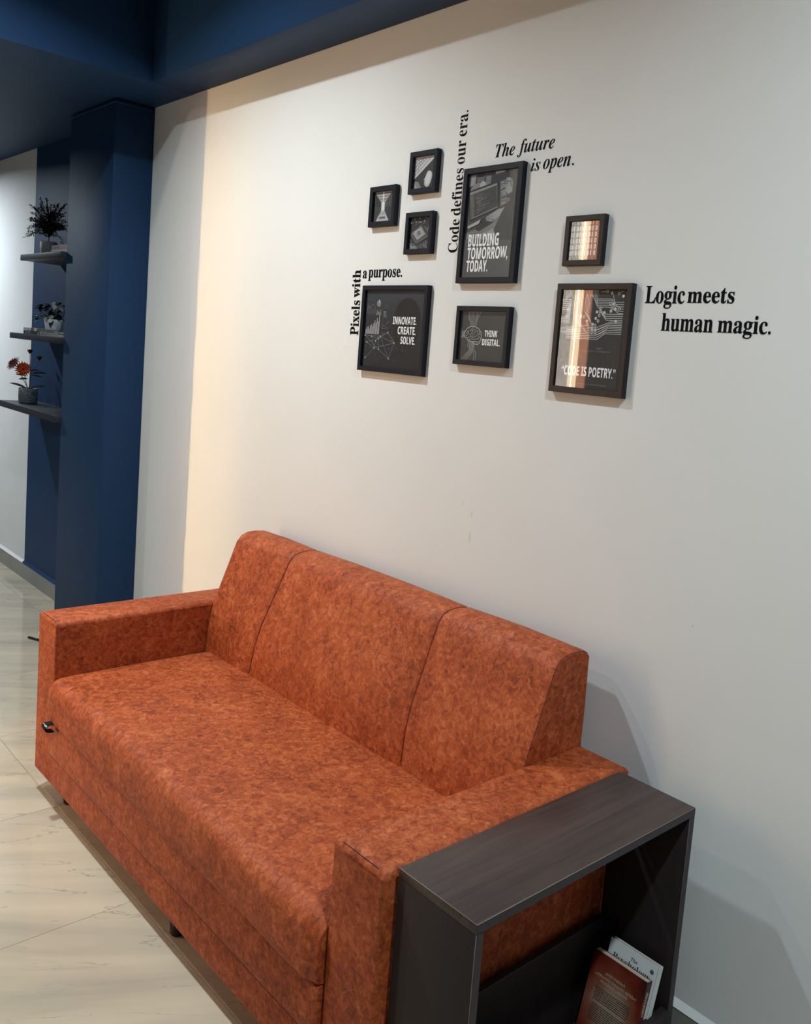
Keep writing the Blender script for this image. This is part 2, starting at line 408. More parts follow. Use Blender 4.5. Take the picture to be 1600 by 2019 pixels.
MB().box(.536, -2.4515, .06, .600, -2.449, 2.44).build('amber_glow_strip', m_emit('added_amber_glow', (1.0, .30, .10), 6), glow_panel)
scr = thing('slatted_screen', (1.1, -2.55, 0), 'tall dark screen of narrow upright wooden slats', 'screen')
MB().box(.60, -2.575, 0, 1.80, -2.56, 2.45).build('backing', M_SLAT, scr)
sl = None
for i in range(30):
    x = .603 + i*.04
    if sl is None:
        sl = MB().rbox(-.013, -.012, 0, .013, .012, 2.45, .002, 1).build('slat', M_SLAT, scr, local=True); o = sl
    else: o = link('slat', sl.data, scr)
    o.location = (x+.015-1.1, -2.548+2.55, 0)
# ceiling lights
def downlight(x, y, z, watts, colr, spread, label, n):
    t = thing('ceiling_light', (x, y, z), label, 'ceiling light', 'recessed ceiling lights')
    MB().lathe([(.060, z-.002), (.060, z-.006), (.078, z-.006), (.080, z+.0035), (.060, z+.0035), (.060, z-.002)], x, y, 32).build('trim_ring', M_WHITE2, t)
    MB().lathe([(.0, z-.0015), (.059, z-.0015)], x, y, 32).build('diffuser', m_emit('lamp_glow_%d' % n, colr, 6), t)
    a = area('ceiling_light_source', (x, y, z-.008), (0, 0, 0), .09, .09, watts, colr, spread, 'DISK')
    return t
k = 0
for (x, y, z, wt, cl, sp_), lb in zip(LAMPS + LOW_LAMPS, ['round recessed ceiling light above the sofa', 'round recessed ceiling light above the right end of the wall',
        'round recessed ceiling light in the middle of the room', 'round recessed ceiling light at the far right of the room',
        'round recessed light in the lowered navy ceiling near the shelves', 'round recessed light in the lowered navy ceiling further out']):
    downlight(x, y, z, wt, cl, sp_, lb, k); k += 1

# ================================================================== SOFA
SX0, SX1, SXR0, SXR1 = 1.049, 1.202, 2.682, 2.834
YFR = -.760; AZ = .598; SZ = .430; ZB0 = .080
sofa = thing('sofa', (1.94, -.40, 0), 'rust orange suede-look three-seater sofa against the white picture wall', 'sofa')
def subdiv_disp(o, levels, strength, scale):
    m = o.modifiers.new('soft', 'SUBSURF'); m.subdivision_type = 'SIMPLE'; m.levels = m.render_levels = levels
    tx = bpy.data.textures.new('soft_clouds', 'CLOUDS'); tx.noise_scale = scale
    d = o.modifiers.new('sag', 'DISPLACE'); d.texture = tx; d.strength = strength; d.mid_level = .5; d.texture_coords = 'LOCAL'
# arms: soft top edges
def arm(x0, x1, outer):
    m = MB()
    b = bmesh.new(); bmesh.ops.create_cube(b, size=1)
    y0, y1 = YFR, -.035
    for v in b.verts: v.co = Vector(((x0+x1)/2+v.co.x*(x1-x0), (y0+y1)/2+v.co.y*(y1-y0), (ZB0+AZ)/2+v.co.z*(AZ-ZB0)))
    top = [e for e in b.edges if all(v.co.z > .5 for v in e.verts)]
    bmesh.ops.bevel(b, geom=top, offset=.020, segments=5, affect='EDGES', profile=.5)
    rest = [e for e in b.edges if abs(e.verts[0].co.x-e.verts[1].co.x) < 1e-4 and abs(e.verts[0].co.y-e.verts[1].co.y) < 1e-4 and e.calc_face_angle(0) > 1]
    bmesh.ops.bevel(b, geom=rest, offset=.008, segments=3, affect='EDGES', profile=.5)
    m.bm(b)
    o = sharp(m.build('armrest', M_LEATHER, sofa), 50)
    return o
arm(SX0, SX1, -1); ar = arm(SXR0, SXR1, 1)
# piping round the front panel of each arm
for x0, x1 in ((SX0, SX1), (SXR0, SXR1)):
    pts = []
    for (px, pz) in [(x0+.004, ZB0+.01), (x0+.003, AZ-.022), (x0+.010, AZ-.007), (x0+.024, AZ-.002), (x1-.024, AZ-.002), (x1-.010, AZ-.007), (x1-.003, AZ-.022), (x1-.004, ZB0+.01)]:
        pts.append((px, YFR+.0075, pz-.0022))
    MB().tube(pts, .0009, 5).build('seam', M_THREAD, sofa)
# seat cushion
xa, xb = SX1+.0005, SXR0-.0035
b = bmesh.new()
ny, nx = 16, 40
prof = []
# profile from the back to the bottom of the front face (y, z)
for i in range(13): t = i/12; prof.append((-.20+(-.742+.20)*t, SZ+.004*math.sin(PI*t)))
for i in range(1, 9): a = PI/2*i/8; prof.append((-.742-.043*math.sin(a), SZ-.042+.042*math.cos(a)))
prof += [(-.7862, .34), (-.785, .310), (-.779, .2985), (-.766, .2955)]
rows = []
for i in range(nx+1):
    u = i/nx; x = xa+(xb-xa)*u
    ed = min(1, min(u, 1-u)*(xb-xa)/.03); dz = -.012*(1-ed)**2
    cr = .004*math.sin(PI*u)
    rows.append([b.verts.new((x, y + (.010*(1-ed)**2 if y < -.72 else 0), z+(dz if z > .36 else 0)+(cr if z > .4 else 0))) for (y, z) in prof])
for i in range(nx):
    for j in range(len(prof)-1): b.faces.new((rows[i][j], rows[i+1][j], rows[i+1][j+1], rows[i][j+1]))
for rw, fl in ((rows[0], 0), (rows[-1], 1)):
    e1 = b.verts.new((rw[0].co.x, -.20, .294))
    vs_ = list(rw)+[e1]
    b.faces.new(vs_ if fl else vs_[::-1])
bmesh.ops.recalc_face_normals(b, faces=b.faces)
o = sharp(MB().bm(b).build('seat_cushion', M_LEATHER, sofa), 60); subdiv_disp(o, 1, .007, .22)
# front panels below it
o = sharp(MB().rbox(xa, -.7735, .1825, xb, -.60, .2935, .009, 3).build('front_panel', M_LEATHER, sofa), 60)
o = sharp(MB().rbox(xa, -.7625, ZB0, xb, -.10, .1785, .007, 3).build('base_rail', M_LEATHER, sofa), 60)
# the back: one profile in (y, z), cut in three panels by stitched seams
bprof = [(-.265, .36), (-.263, .45), (-.256, .53), (-.240, .60), (-.214, .67), (-.190, .735), (-.174, .780), (-.163, .808), (-.146, .829), (-.124, .8385), (-.095, .841), (-.062, .8385), (-.046, .832), (-.040, .820), (-.038, .70), (-.038, .36)]
def back_x(k, z):   # the seams lean a little
    f = (z-.43)/.41
    return [SX1+.002, 1.505+.045*f, 2.285-.008*f, 2.690][k]
for k in range(3):
    b = bmesh.new(); n = 14; rings = []
    for i in range(n+1):
        u = i/n
        rg = []
        for j, (y, z) in enumerate(bprof):
            x0, x1 = back_x(k, z), back_x(k+1, z)
            w_ = x1-x0; s_ = {0: 0.0, 1: .006, 2: .016}.get(i, None)
            if s_ is None: s_ = {n: w_, n-1: w_-.006, n-2: w_-.016}.get(i, None)
            if s_ is None: s_ = .016+(w_-.032)*((i-2)/(n-4))
            dd = min(s_, w_-s_); push = .0055*(1-min(1, dd/.012))**1.6
            if (k == 0 and s_ < .03) or (k == 2 and s_ > w_-.03): push *= .8
            ff = min(1, dd/.2)
            yy, zz = y, z
            # normal roughly (-y, z)
            if j < 13:
                p0 = bprof[max(0, j-1)]; p1 = bprof[min(len(bprof)-1, j+1)]
                tx, tz = p1[0]-p0[0], p1[1]-p0[1]; L = math.hypot(tx, tz); nx_, nz_ = -tz/L, tx/L
                yy -= nx_*(push-.004*ff); zz -= nz_*(push-.004*ff)
            rg.append(b.verts.new((x0+s_, yy, zz)))
        rings.append(rg)
    for i in range(n):
        for j in range(len(bprof)-1): b.faces.new((rings[i][j], rings[i][j+1], rings[i+1][j+1], rings[i+1][j]))
    b.faces.new(rings[0][::-1]); b.faces.new(rings[-1])
    bmesh.ops.recalc_face_normals(b, faces=b.faces)
    o = sharp(MB().bm(b).build('back_panel', M_LEATHER, sofa), 48)
    m = o.modifiers.new('smooth', 'SUBSURF'); m.levels = m.render_levels = 0
    if k > 0 or True:
        xs_ = lambda z: back_x(k+1, z)
        pts = [(xs_(z)-.0005 - (.0015 if k == 2 else 0), y+(.0032 if j < 9 else 0), z-(.0030 if 8 <= j < 13 else 0)) for j, (y, z) in enumerate(bprof[1:13])]
        MB().tube(pts, .0009, 5).build('seam', M_THREAD, sofa)
MB().tube([(xa+.004, -.7665, .1803), (xb-.004, -.7665, .1803)], .0022, 5).build('seam', M_THREAD, sofa)
# black tapered feet
for (fx, fy) in ((1.205, -.700), (1.995, -.712), (2.74, -.700), (1.205, -.12), (1.995, -.12), (2.74, -.12)):
    MB().lathe([(.0, 0), (.016, 0), (.0185, .004), (.024, ZB0+.001)], fx, fy, 20).build('foot', M_BLACKPL, sofa)
# black fabric loop tag in the cushion seam
tg = MB(); n = 14; vs = []; fs = []
def tagp_(u, q, e=0.0):   # u 0..1 round the loop from the seam out and back, q across the ribbon
    a = PI*u; out = .028*math.sin(a)**.8
    return (1.250+.030*q, -.780-out, .294+.0115*math.cos(a)+.004*math.sin(a)*(1-q)+e)
for i in range(n+1):
    for q in (0, .5, 1): vs.append(tagp_(i/n, q))
for i in range(n):
    for q in (0, 1): fs.append((3*i+q, 3*i+q+1, 3*i+q+4, 3*i+q+3))
tg.add(vs, fs, 0, True)
tagp = tg.build('fabric_tag', plain('black_woven_tag', (16, 17, 20), .8, spec=.2), sofa); tagp['label'] = 'black fabric loop tag with white print'
md = tagp.modifiers.new('thick', 'SOLIDIFY'); md.thickness = .0010; md.offset = -1
tm = MB()
tagplace = lambda u, v, d: tagp_(.10+v, u, .0012)
for i in range(3): tm.add([tagplace(.08+i*.13, .17, 0), tagplace(.15+i*.13, .17, 0), tagplace(.15+i*.13, .21, 0), tagplace(.08+i*.13, .21, 0)], [(0, 1, 2, 3)])
text_into(tm, 'Gu', 'sans', .50, .94, .15, .25, tagplace)
tm.build('tag_print', grey(235), tagp)

def marks(mb, x0, x1, z0, z1, place, seed, mi=0, fill=.8):
    """print too small to read: a row of letter-like strokes"""
    r = random.Random(seed); h = z1-z0; x = x0; w = h*.16
    def bar(a, b, c, d): mb.add([place(a, b, 0), place(c, b, 0), place(c, d, 0), place(a, d, 0)], [(0, 1, 2, 3)], mi)
    while x < x1-h*.5:
        lw = h*r.uniform(.4, .62); k = r.randrange(5)
        if r.random() < fill:
            if k != 3: bar(x, z0, x+w, z1)
            if k in (0, 1): bar(x+lw-w, z0, x+lw, z0+h*r.choice((.5, 1)))
            if k in (0, 2, 4): bar(x, z1-w, x+lw, z1)
            if k in (1, 2, 3): bar(x, z0, x+lw, z0+w)
            if k in (2, 3, 4): bar(x, z0+h*.45, x+lw*.85, z0+h*.45+w)
        x += lw+h*.16

# ================================================================== SIDE TABLE / MAGAZINE RACK
TX0, TX1, TY0, TY1, TZ = 2.845, 3.043, -.734, -.089, .606
tb = thing('side_table', (2.944, -.41, 0), 'dark wenge open side table with magazine trough beside the sofa arm', 'side table')
TH = .018
def wboard(name, x0, y0, z0, x1, y1, z1, mat):
    o = MB().rbox(x0, y0, z0, x1, y1, z1, .0012, 2).build(name, [mat], tb); return sharp(o, 30)
top = wboard('table_top', TX0, TY0, TZ-TH, TX1, TY1, TZ, M_WENGE)
MB().box(TX1+.0001, TY0+.001, TZ-TH+.001, TX1+.0006, TY1-.001, TZ-.0013).build('edge_band', M_EDGE, top)
MB().tube([(TX0+.001, TY0+.0004, TZ-.0006), (TX1-.0004, TY0+.0004, TZ-.0006), (TX1-.0004, TY1, TZ-.0006)], .0008, 5).build('edge_highlight', M_EDGEL, top)
leg = []
for y0, y1 in ((TY0, TY0+TH), (TY1-TH, TY1)):
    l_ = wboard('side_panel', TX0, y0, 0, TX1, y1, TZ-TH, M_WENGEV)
    MB().box(TX1+.0001, y0+.001, .001, TX1+.0006, y1-.001, TZ-TH).build('edge_band', M_EDGE, l_)
    MB().tube([(TX1-.0002, y0+.0004, .002), (TX1-.0002, y0+.0004, TZ-TH)], .0007, 5).build('edge_highlight', plain('dull_edge_highlight', (104, 88, 84), .5), l_)  # duller highlight painted down the panel edge
yA, yB = TY0+TH, TY1-TH
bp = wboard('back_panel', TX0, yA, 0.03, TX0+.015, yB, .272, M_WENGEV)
MB().tube([(TX0+.0150, yA, .2716), (TX0+.0150, yB, .2716)], .0006, 4).build('edge_highlight', plain('reddish_edge_highlight', (120, 84, 72), .5), bp)  # highlight line painted along the panel's top edge
wboard('bottom_shelf', TX0, yA, .030, TX1-.002, yB, .046, M_WENGE)
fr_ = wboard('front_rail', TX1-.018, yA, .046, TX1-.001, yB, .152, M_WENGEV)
MB().box(TX1-.0009, yA, .047, TX1-.0004, yB, .1505).build('edge_band', M_EDGE, fr_)
for y in (yA-.001, yB+.001): pass

# --- two books leaning back in the trough
TILT = R(15)
def book(name, loc, W, H, T, label, cover_mats, spine_right=True, rot=(0, 0, 0), group=None, pages=None, lying=False):
    """local: x width, y depth (0 front cover .. T), z up; spine on +x"""
    t = thing(name, loc, label, 'book', group, rot)
    c = MB(); e = .0012
    c.box(0, 0, 0, W, e, H); c.box(0, T-e, 0, W, T, H); c.box(W-e, e, 0, W, T-e, H)
    cov = c.build('cover', cover_mats, t, local=True)
    MB().box(.001, e*1.05, .001, W-e*1.05, T-e*1.05, H-.0012).build('pages', pages or M_PAGES, t, local=True)
    return t, cov
def m_pages():
    t = NT('book_page_edges'); tc = t.n('ShaderNodeTexCoord'); wv = t.n('ShaderNodeTexWave', i_Scale=260.0, i_Distortion=1.5); wv.bands_direction = 'Y'
    t.l(tc.outputs['Object'], wv.inputs['Vector']); r = t.ramp(wv.outputs['Fac'], [(.2, srgb(150, 140, 124)), (.8, srgb(214, 204, 186))])
    t.l(r.outputs[0], t.b.inputs['Base Color']); t.b.inputs['Roughness'].default_value = .85; return t.m
M_PAGES = m_pages()
M_COVW = plain('white_book_cover', (222, 224, 222), .4, var=.04, scale=8)
# white book
wbk, wcov = book('white_paperback', (2.902, -.1935, .0495), .128, .214, .015, 'white paperback titled The Psychology standing behind the brown book', M_COVW, rot=(-TILT, 0, 0))
m = MB(); pl = lambda u, v, d: (u, -.0003-d, v)
text_into(m, 'The', 'serif', .058, .076, .1925, .2000, pl)
text_into(m, 'Psychology', 'serif', .014, .112, .176, .1895, pl, offset=-.006)
m.build('title_lettering', grey(22), wcov, local=True)
bd = MB(); cx, cz = .113, .197
for r0, r1, mi in ((0, .0022, 0), (.0022, .0036, 1), (.0036, .0048, 0)):
    N = 20; vs = []
    for k_ in range(N): a = 2*PI*k_/N; vs += [(cx+r0*math.cos(a), -.0004, cz+r0*math.sin(a)), (cx+r1*math.cos(a), -.0004, cz+r1*math.sin(a))]
    bd.add(vs, [(2*k_, 2*k_+1, (2*k_+3) % (2*N), (2*k_+2) % (2*N)) for k_ in range(N)], mi)
bd.build('round_badge', [grey(50), grey(120)], wcov, local=True)
MB().box(.1255, -.0004, .012, .1262, -.0001, .212).build('spine_crease', grey(150), wcov, local=True)
# brown book
def m_brown():
    t = NT('brown_printed_cover'); tc = t.n('ShaderNodeTexCoord')
    nz = t.n('ShaderNodeTexNoise', i_Scale=16.0, i_Detail=4.0); t.l(tc.outputs['Object'], nz.inputs['Vector'])
    vs = t.n('ShaderNodeVectorMath', operation='SUBTRACT'); t.l(tc.outputs['Object'], vs.inputs[0]); vs.inputs[1].default_value = (.066, 0, .092)
    vm = t.n('ShaderNodeVectorMath', operation='MULTIPLY'); t.l(vs.outputs[0], vm.inputs[0]); vm.inputs[1].default_value = (14, 0, 10.5)
    ln = t.n('ShaderNodeVectorMath', operation='LENGTH'); t.l(vm.outputs[0], ln.inputs[0])
    ad = t.n('ShaderNodeMath', operation='MULTIPLY_ADD', i_1=.9); t.l(nz.outputs['Fac'], ad.inputs[0]); t.l(ln.outputs['Value'], ad.inputs[2])
    r = t.ramp(ad.outputs[0], [(.45, srgb(176, 146, 122)), (.85, srgb(142, 84, 62)), (1.2, srgb(116, 40, 26)), (1.0, srgb(66, 26, 22))])
    e = r.color_ramp.elements
    r.color_ramp.elements[0].position = .40; r.color_ramp.elements[1].position = .60; r.color_ramp.elements[2].position = .78; r.color_ramp.elements[3].position = 1.0
    sc_ = t.n('ShaderNodeMath', operation='MULTIPLY', i_1=.52); t.l(ad.outputs[0], sc_.inputs[0]); t.l(sc_.outputs[0], r.inputs[0])
    t.l(r.outputs[0], t.b.inputs['Base Color']); t.b.inputs['Roughness'].default_value = .4; return t.m
bbk, bcov = book('brown_paperback', (2.884, -.2195, .048), .140, .192, .0195, 'brown paperback with Malayalam print and barcode leaning in the trough', m_brown(), rot=(-TILT, 0, 0))
m = MB()
for (s_, x0, x1, z0) in [('കറന സമരഹ', .040, .092, .1545), ('പനയറസ നമകഥറ ലനമപ', .016, .124, .1440), ('നമറസഗ പലയന', .032, .104, .1345)]:
    text_into(m, s_, None, x0, x1, z0, z0+.0058, pl, offset=.012)
m.build('heading_lettering', grey(190, (1, .9, .75)), bcov, local=True)
m = MB(); random.seed(3)
for blk, rows_ in ((.122, 7), (.087, 9)):
    for i in range(rows_):
        z = blk-i*.0042; x = .022+random.random()*.004; xe = .118 - (0.045*random.random() if i == rows_-1 else random.random()*.004)
        while x < xe:
            l_ = .003+random.random()*.006; m.box(x, -.0004, z, min(x+l_, xe), -.0001, z+.0013); x += l_+.0011
m.build('body_print', grey(58, (1, .72, .6)), bcov, local=True)
m = MB().box(.045, -.0005, .010, .118, -.0002, .034)
bcp = m.build('barcode_label', grey(214), bcov, local=True)
m = MB(); x = .062; random.seed(11)
while x < .112:
    w_ = random.choice((.0006, .0010, .0016)); m.box(x, -.0008, .0155, x+w_, -.0005, .0315); x += w_+random.choice((.0006, .0010, .0014))
marks(m, .064, .102, .0118, .0142, lambda u, v, d: (u, -.0007, v), 5)
m.build('barcode_bars', grey(20), bcp, local=True)
m = MB().add([(.022, -.0006, .006), (.030, -.0006, .006), (.028, -.0006, .013), (.024, -.0006, .018)], [(0, 1, 2, 3)])
marks(m, .012, .042, .001, .004, lambda u, v, d: (u, -.0006, v), 6)
m.build('publisher_mark', grey(220, (1, .93, .82)), bcov, local=True)
m = MB(); sp = lambda u, v, d: (.1403, .004+v, .165-u)
text_into(m, 'പസനറയ', None, .0, .052, .002, .010, lambda u, v, d: (.1403, .015-v, .170-.052+u), offset=.02)
text_into(m, 'സന', None, .0, .016, .002, .009, lambda u, v, d: (.1403, .015-v, .085+u), offset=.02)
m.build('spine_lettering', grey(214, (1, .93, .8)), bcov, local=True)

# ================================================================== WALL LETTERING
wp = lambda u, v, d: (u, -.0002-d, v)
def lettering(loc, label, words):
    t = thing('wall_lettering', loc, label, 'lettering')
    for (s_, st, x0, x1, z0, z1, off) in words:
        m = MB(); text_into(m, s_, st, x0, x1, z0, z1, wp, thick=.0008, offset=off)
        m.build('word', M_VINYL, t)
    return t
lettering((2.31, 0, 2.03), 'black italic serif wall lettering reading The future is open.', [
    ('The', 'italic', 2.180, 2.252, 2.0537, 2.0890, -.006), ('future', 'italic', 2.263, 2.3920, 2.0557, 2.0912, -.006),
    ('is', 'italic', 2.3175, 2.3485, 2.0047, 2.0370, -.006), ('open.', 'italic', 2.3595, 2.4622, 2.0060, 2.0305, -.006)])
lettering((2.88, 0, 1.64), 'black bold serif wall lettering reading Logic meets human magic.', [
    ('Logic', 'serif', 2.7185, 2.8240, 1.6688, 1.7085, .004), ('meets', 'serif', 2.8315, 2.9475, 1.6706, 1.7030, .004),
    ('human', 'serif', 2.7700, 2.9030, 1.6070, 1.6468, .004), ('magic.', 'serif', 2.9150, 3.0395, 1.6078, 1.6450, .004)])
# vertical words: v is height up from the baseline, which runs up the wall
def vword(t, s_, st, z0, z1, xbase, xtop, off=0.0, lean=0.0):
    m = MB(); H = xbase-xtop
    text_into(m, s_, st, z0, z1, 0, H, lambda u, v, d: (xbase-v-lean*(u-z0), -.0002-d, u), thick=.0008, offset=off)
    return m.build('word', M_VINYL, t)
t = thing('wall_lettering', (2.05, 0, 2.0), 'black serif wall lettering running upwards reading Code defines our era.', 'lettering')
vword(t, 'Code', 'serif', 1.8045, 1.8975, 2.0570, 2.0175, -.008); vword(t, 'defines', 'serif', 1.9085, 2.0390, 2.0575, 2.0170, -.008)
vword(t, 'our', 'serif', 2.0505, 2.1160, 2.0585, 2.0295, -.008); vword(t, 'era.', 'serif', 2.1270, 2.1965, 2.0575, 2.0285, -.008)
t = thing('wall_lettering', (1.70, 0, 1.7), 'black bold slab wall lettering reading Pixels with, turned upwards, and a purpose.', 'lettering')
vword(t, 'Pixels', 'serif', 1.5540, 1.6655, 1.6150, 1.5705, .006, .02); vword(t, 'with', 'serif', 1.6750, 1.7625, 1.6090, 1.5660, .006, .04)
for (s_, x0, x1, z0, z1) in [('a', 1.6185, 1.6400, 1.7360, 1.7600), ('purpose.', 1.6485, 1.8175, 1.7385, 1.7630)]:
    m = MB(); text_into(m, s_, 'serif', x0, x1, z0, z1, wp, thick=.0008, offset=.006); m.build('word', M_VINYL, t)

# ================================================================== PICTURE FRAMES
FT = .017; PR = -.0075    # frame depth, plane of the print
def frame(x0, x1, z0, z1, bw, label, mat, art, bg, skew=0.0, top=None):
    t = thing('picture_frame', ((x0+x1)/2, 0, z0), label, 'picture frame', None)
    m = MB(); d = .004
    for (ax, az, bx, bz, ex, ez) in (('l',)*6, ('r',)*6, ('t',)*6, ('b',)*6):
        pass
    O = [(x0, z0), (x1, z0), (x1, z1), (x0, z1)]; I = [(x0+bw, z0+bw), (x1-bw, z0+bw), (x1-bw, z1-bw), (x0+bw, z1-bw)]
    for i in range(4):   # four mitred mouldings
        j = (i+1) % 4; mm = MB(); gp = .0002
        a, b, c, e = O[i], O[j], I[j], I[i]
        def P(p, y): return (p[0], y, p[1])
        # bevelled front lip
        def lerp(p, q, s): return (p[0]+(q[0]-p[0])*s, p[1]+(q[1]-p[1])*s)
        a2, b2 = lerp(a, e, .08), lerp(b, c, .08); e2, c2 = lerp(e, a, .06), lerp(c, b, .06)
        vs = [P(a, -.0005), P(b, -.0005), P(a, -FT+.001), P(b, -FT+.001), P(a2, -FT), P(b2, -FT), P(e2, -FT), P(c2, -FT), P(e, -FT+.001), P(c, -FT+.001), P(e, -.0005), P(c, -.0005)]
        mm.add(vs, [(0, 1, 3, 2), (2, 3, 5, 4), (4, 5, 7, 6), (6, 7, 9, 8), (8, 9, 11, 10), (10, 11, 1, 0), (0, 2, 4, 6, 8, 10), (1, 11, 9, 7, 5, 3)])
        o = mm.build('moulding', mat, t)
        bm_ = bmesh.new(); bm_.from_mesh(o.data); bmesh.ops.recalc_face_normals(bm_, faces=bm_.faces); bm_.to_mesh(o.data); bm_.free()
    pr = MB().box(x0+bw-.004, PR, z0+bw-.004, x1-bw+.004, PR+.003, z1-bw+.004).build('print', bg, t)
    MB().box(x0+bw+.0002, PR-.0048, z0+bw+.0002, x1-bw-.0002, PR-.0036, z1-bw-.0002).build('glass', M_GLASS, t)
    # artwork in print coordinates u, v in 0..1 across the visible opening
    ux0, ux1, vz0, vz1 = x0+bw, x1-bw-.0095, z0+bw, z1-bw   # the part seen past the right moulding from the sofa's end
    A = Art(ux0, ux1, vz0, vz1); art(A)
    for nm, mb_, mats in A.layers():
        if mb_.f: mb_.build(nm, mats, pr)
    return t
class Art:
    """flat printed shapes; every tone gets its own hair-thin layer so nothing fights"""
    def __init__(s, x0, x1, z0, z1):
        s.x0, s.x1, s.z0, s.z1 = x0, x1, z0, z1; s.g = MB(); s.t = MB(); s.tones = []; s.ttones = []; s.k = 0
        s.asp = (x1-x0)/(z1-z0)
    def P(s, u, v): return (s.x0+(s.x1-s.x0)*u, PR-.0001-s.k*.00003, s.z0+(s.z1-s.z0)*v)
    def tone(s, v, tint=(1, 1, 1), txt=False):
        L = s.ttones if txt else s.tones; m_ = grey(v, tint)
        if m_ not in L: L.append(m_)
        return L.index(m_)
    def clip(s, u): return min(1, max(0, u))
    def poly(s, pts, v, tint=(1, 1, 1)):
        s.k += 1; mi = s.tone(v, tint); s.g.add([s.P(s.clip(a), s.clip(b)) for a, b in pts], [tuple(range(len(pts)))], mi)
    def lines(s, segs, w, v, tint=(1, 1, 1)):
        s.k += 1; mi = s.tone(v, tint); sx, sz = s.x1-s.x0, s.z1-s.z0
        for pts in segs:
            for (a, b) in zip(pts[:-1], pts[1:]):
                dx, dz = (b[0]-a[0])*sx, (b[1]-a[1])*sz; L = math.hypot(dx, dz)
                if L < 1e-7: continue
                nx_, nz_ = -dz/L*w/2, dx/L*w/2; ex, ez = dx/L*w*.3, dz/L*w*.3
                q = []
                for (p, sg, en) in ((a, 1, -1), (b, 1, 1), (b, -1, 1), (a, -1, -1)):
                    X = s.x0+s.clip(p[0])*sx+nx_*sg+ex*en; Z = s.z0+s.clip(p[1])*sz+nz_*sg+ez*en
                    q.append((min(s.x1, max(s.x0, X)), PR-.0001-s.k*.00003, min(s.z1, max(s.z0, Z))))
                s.g.add(q, [(0, 1, 2, 3)], mi)
    def disc(s, u, v, r, tone, tint=(1, 1, 1), n=18, ry=None, arc=(0, 2*PI)):
        """r in units of width"""
        ry = ry or r
        s.poly([(u+r*math.cos(arc[0]+(arc[1]-arc[0])*i/n), v+ry*s.asp*math.sin(arc[0]+(arc[1]-arc[0])*i/n)) for i in range(n)], tone, tint)
    def discs(s, L, r, tone, n=8):
        s.k += 1; mi = s.tone(tone)
        for (u, v) in L:
            s.g.add([s.P(u+r*math.cos(2*PI*i/n), v+r*s.asp*math.sin(2*PI*i/n)) for i in range(n)], [tuple(range(n))], mi)
    def text(s, str_, u0, u1, v0, v1, tone=252, st='sans', tint=(1, 1, 1), offset=0.012):
        s.k += 1; mi = s.tone(tone, tint, True)
        text_into(s.t, str_, st, u0, u1, v0, v1, lambda u, v, d: s.P(u, v), mi, offset=offset)
    def layers(s): return [('artwork', s.g, s.tones), ('lettering', s.t, s.ttones)]
rnd = random.Random(5)
def art_corridor(A):
    A.poly([(0, 0), (1, 0), (1, 1), (0, 1)], 44)
    A.poly([(.04, 1), (.96, 1), (.62, .66), (.40, .66)], 150)
    for i in range(7):
        f = i/7; v = 1-.34*f; A.lines([[(.04+.36*f, v), (.96-.34*f, v)]], .0016*(1-f*.6), 225 if i % 2 == 0 else 110)
    A.poly([(.46, 1), (.54, 1), (.525, .66), (.485, .66)], 226)
    A.poly([(.40, .66), (.62, .66), (.61, .36), (.41, .36)], 205)
    A.poly([(.46, .66), (.56, .66), (.55, .40), (.47, .40)], 236)
    A.poly([(.12, 0), (.90, 0), (.61, .36), (.41, .36)], 190)
    A.poly([(.30, .10), (.70, .10), (.66, .17), (.34, .17)], 120)
    for u in (.36, .44, .52, .60): A.poly([(u, .105), (u+.05, .105), (u+.045, .155), (u, .155)], 70)
    A.poly([(.32, .25), (.66, .25), (.65, .27), (.34, .27)], 110); A.poly([(.36, .31), (.63, .31), (.62, .325), (.37, .325)], 110)
    A.poly([(0, .97), (.06, .97), (.40, .64), (.40, .36), (.0, .0)], 30)
    A.poly([(0, .52), (.38, .5), (.40, .36), (.12, 0), (0, 0)], 62)
    A.poly([(1, .97), (.95, .97), (.62, .64), (.62, .36), (.92, 0), (1, 0)], 38)
    A.lines([[(.05+.1*i, .93-.095*i), (.05+.1*i, .52)] for i in range(4)], .0010, 120)
    A.lines([[(.66+.08*i, .68+.08*i), (.66+.08*i, .30-.08*i)] for i in range(5)], .0012, 105)
    A.lines([[(.70+.08*i, .70+.08*i), (.70+.08*i, .50)] for i in range(4)], .0008, 160)
    A.lines([[(.06, .97), (.41, .64)], [(.94, .97), (.61, .64)]], .0012, 190)
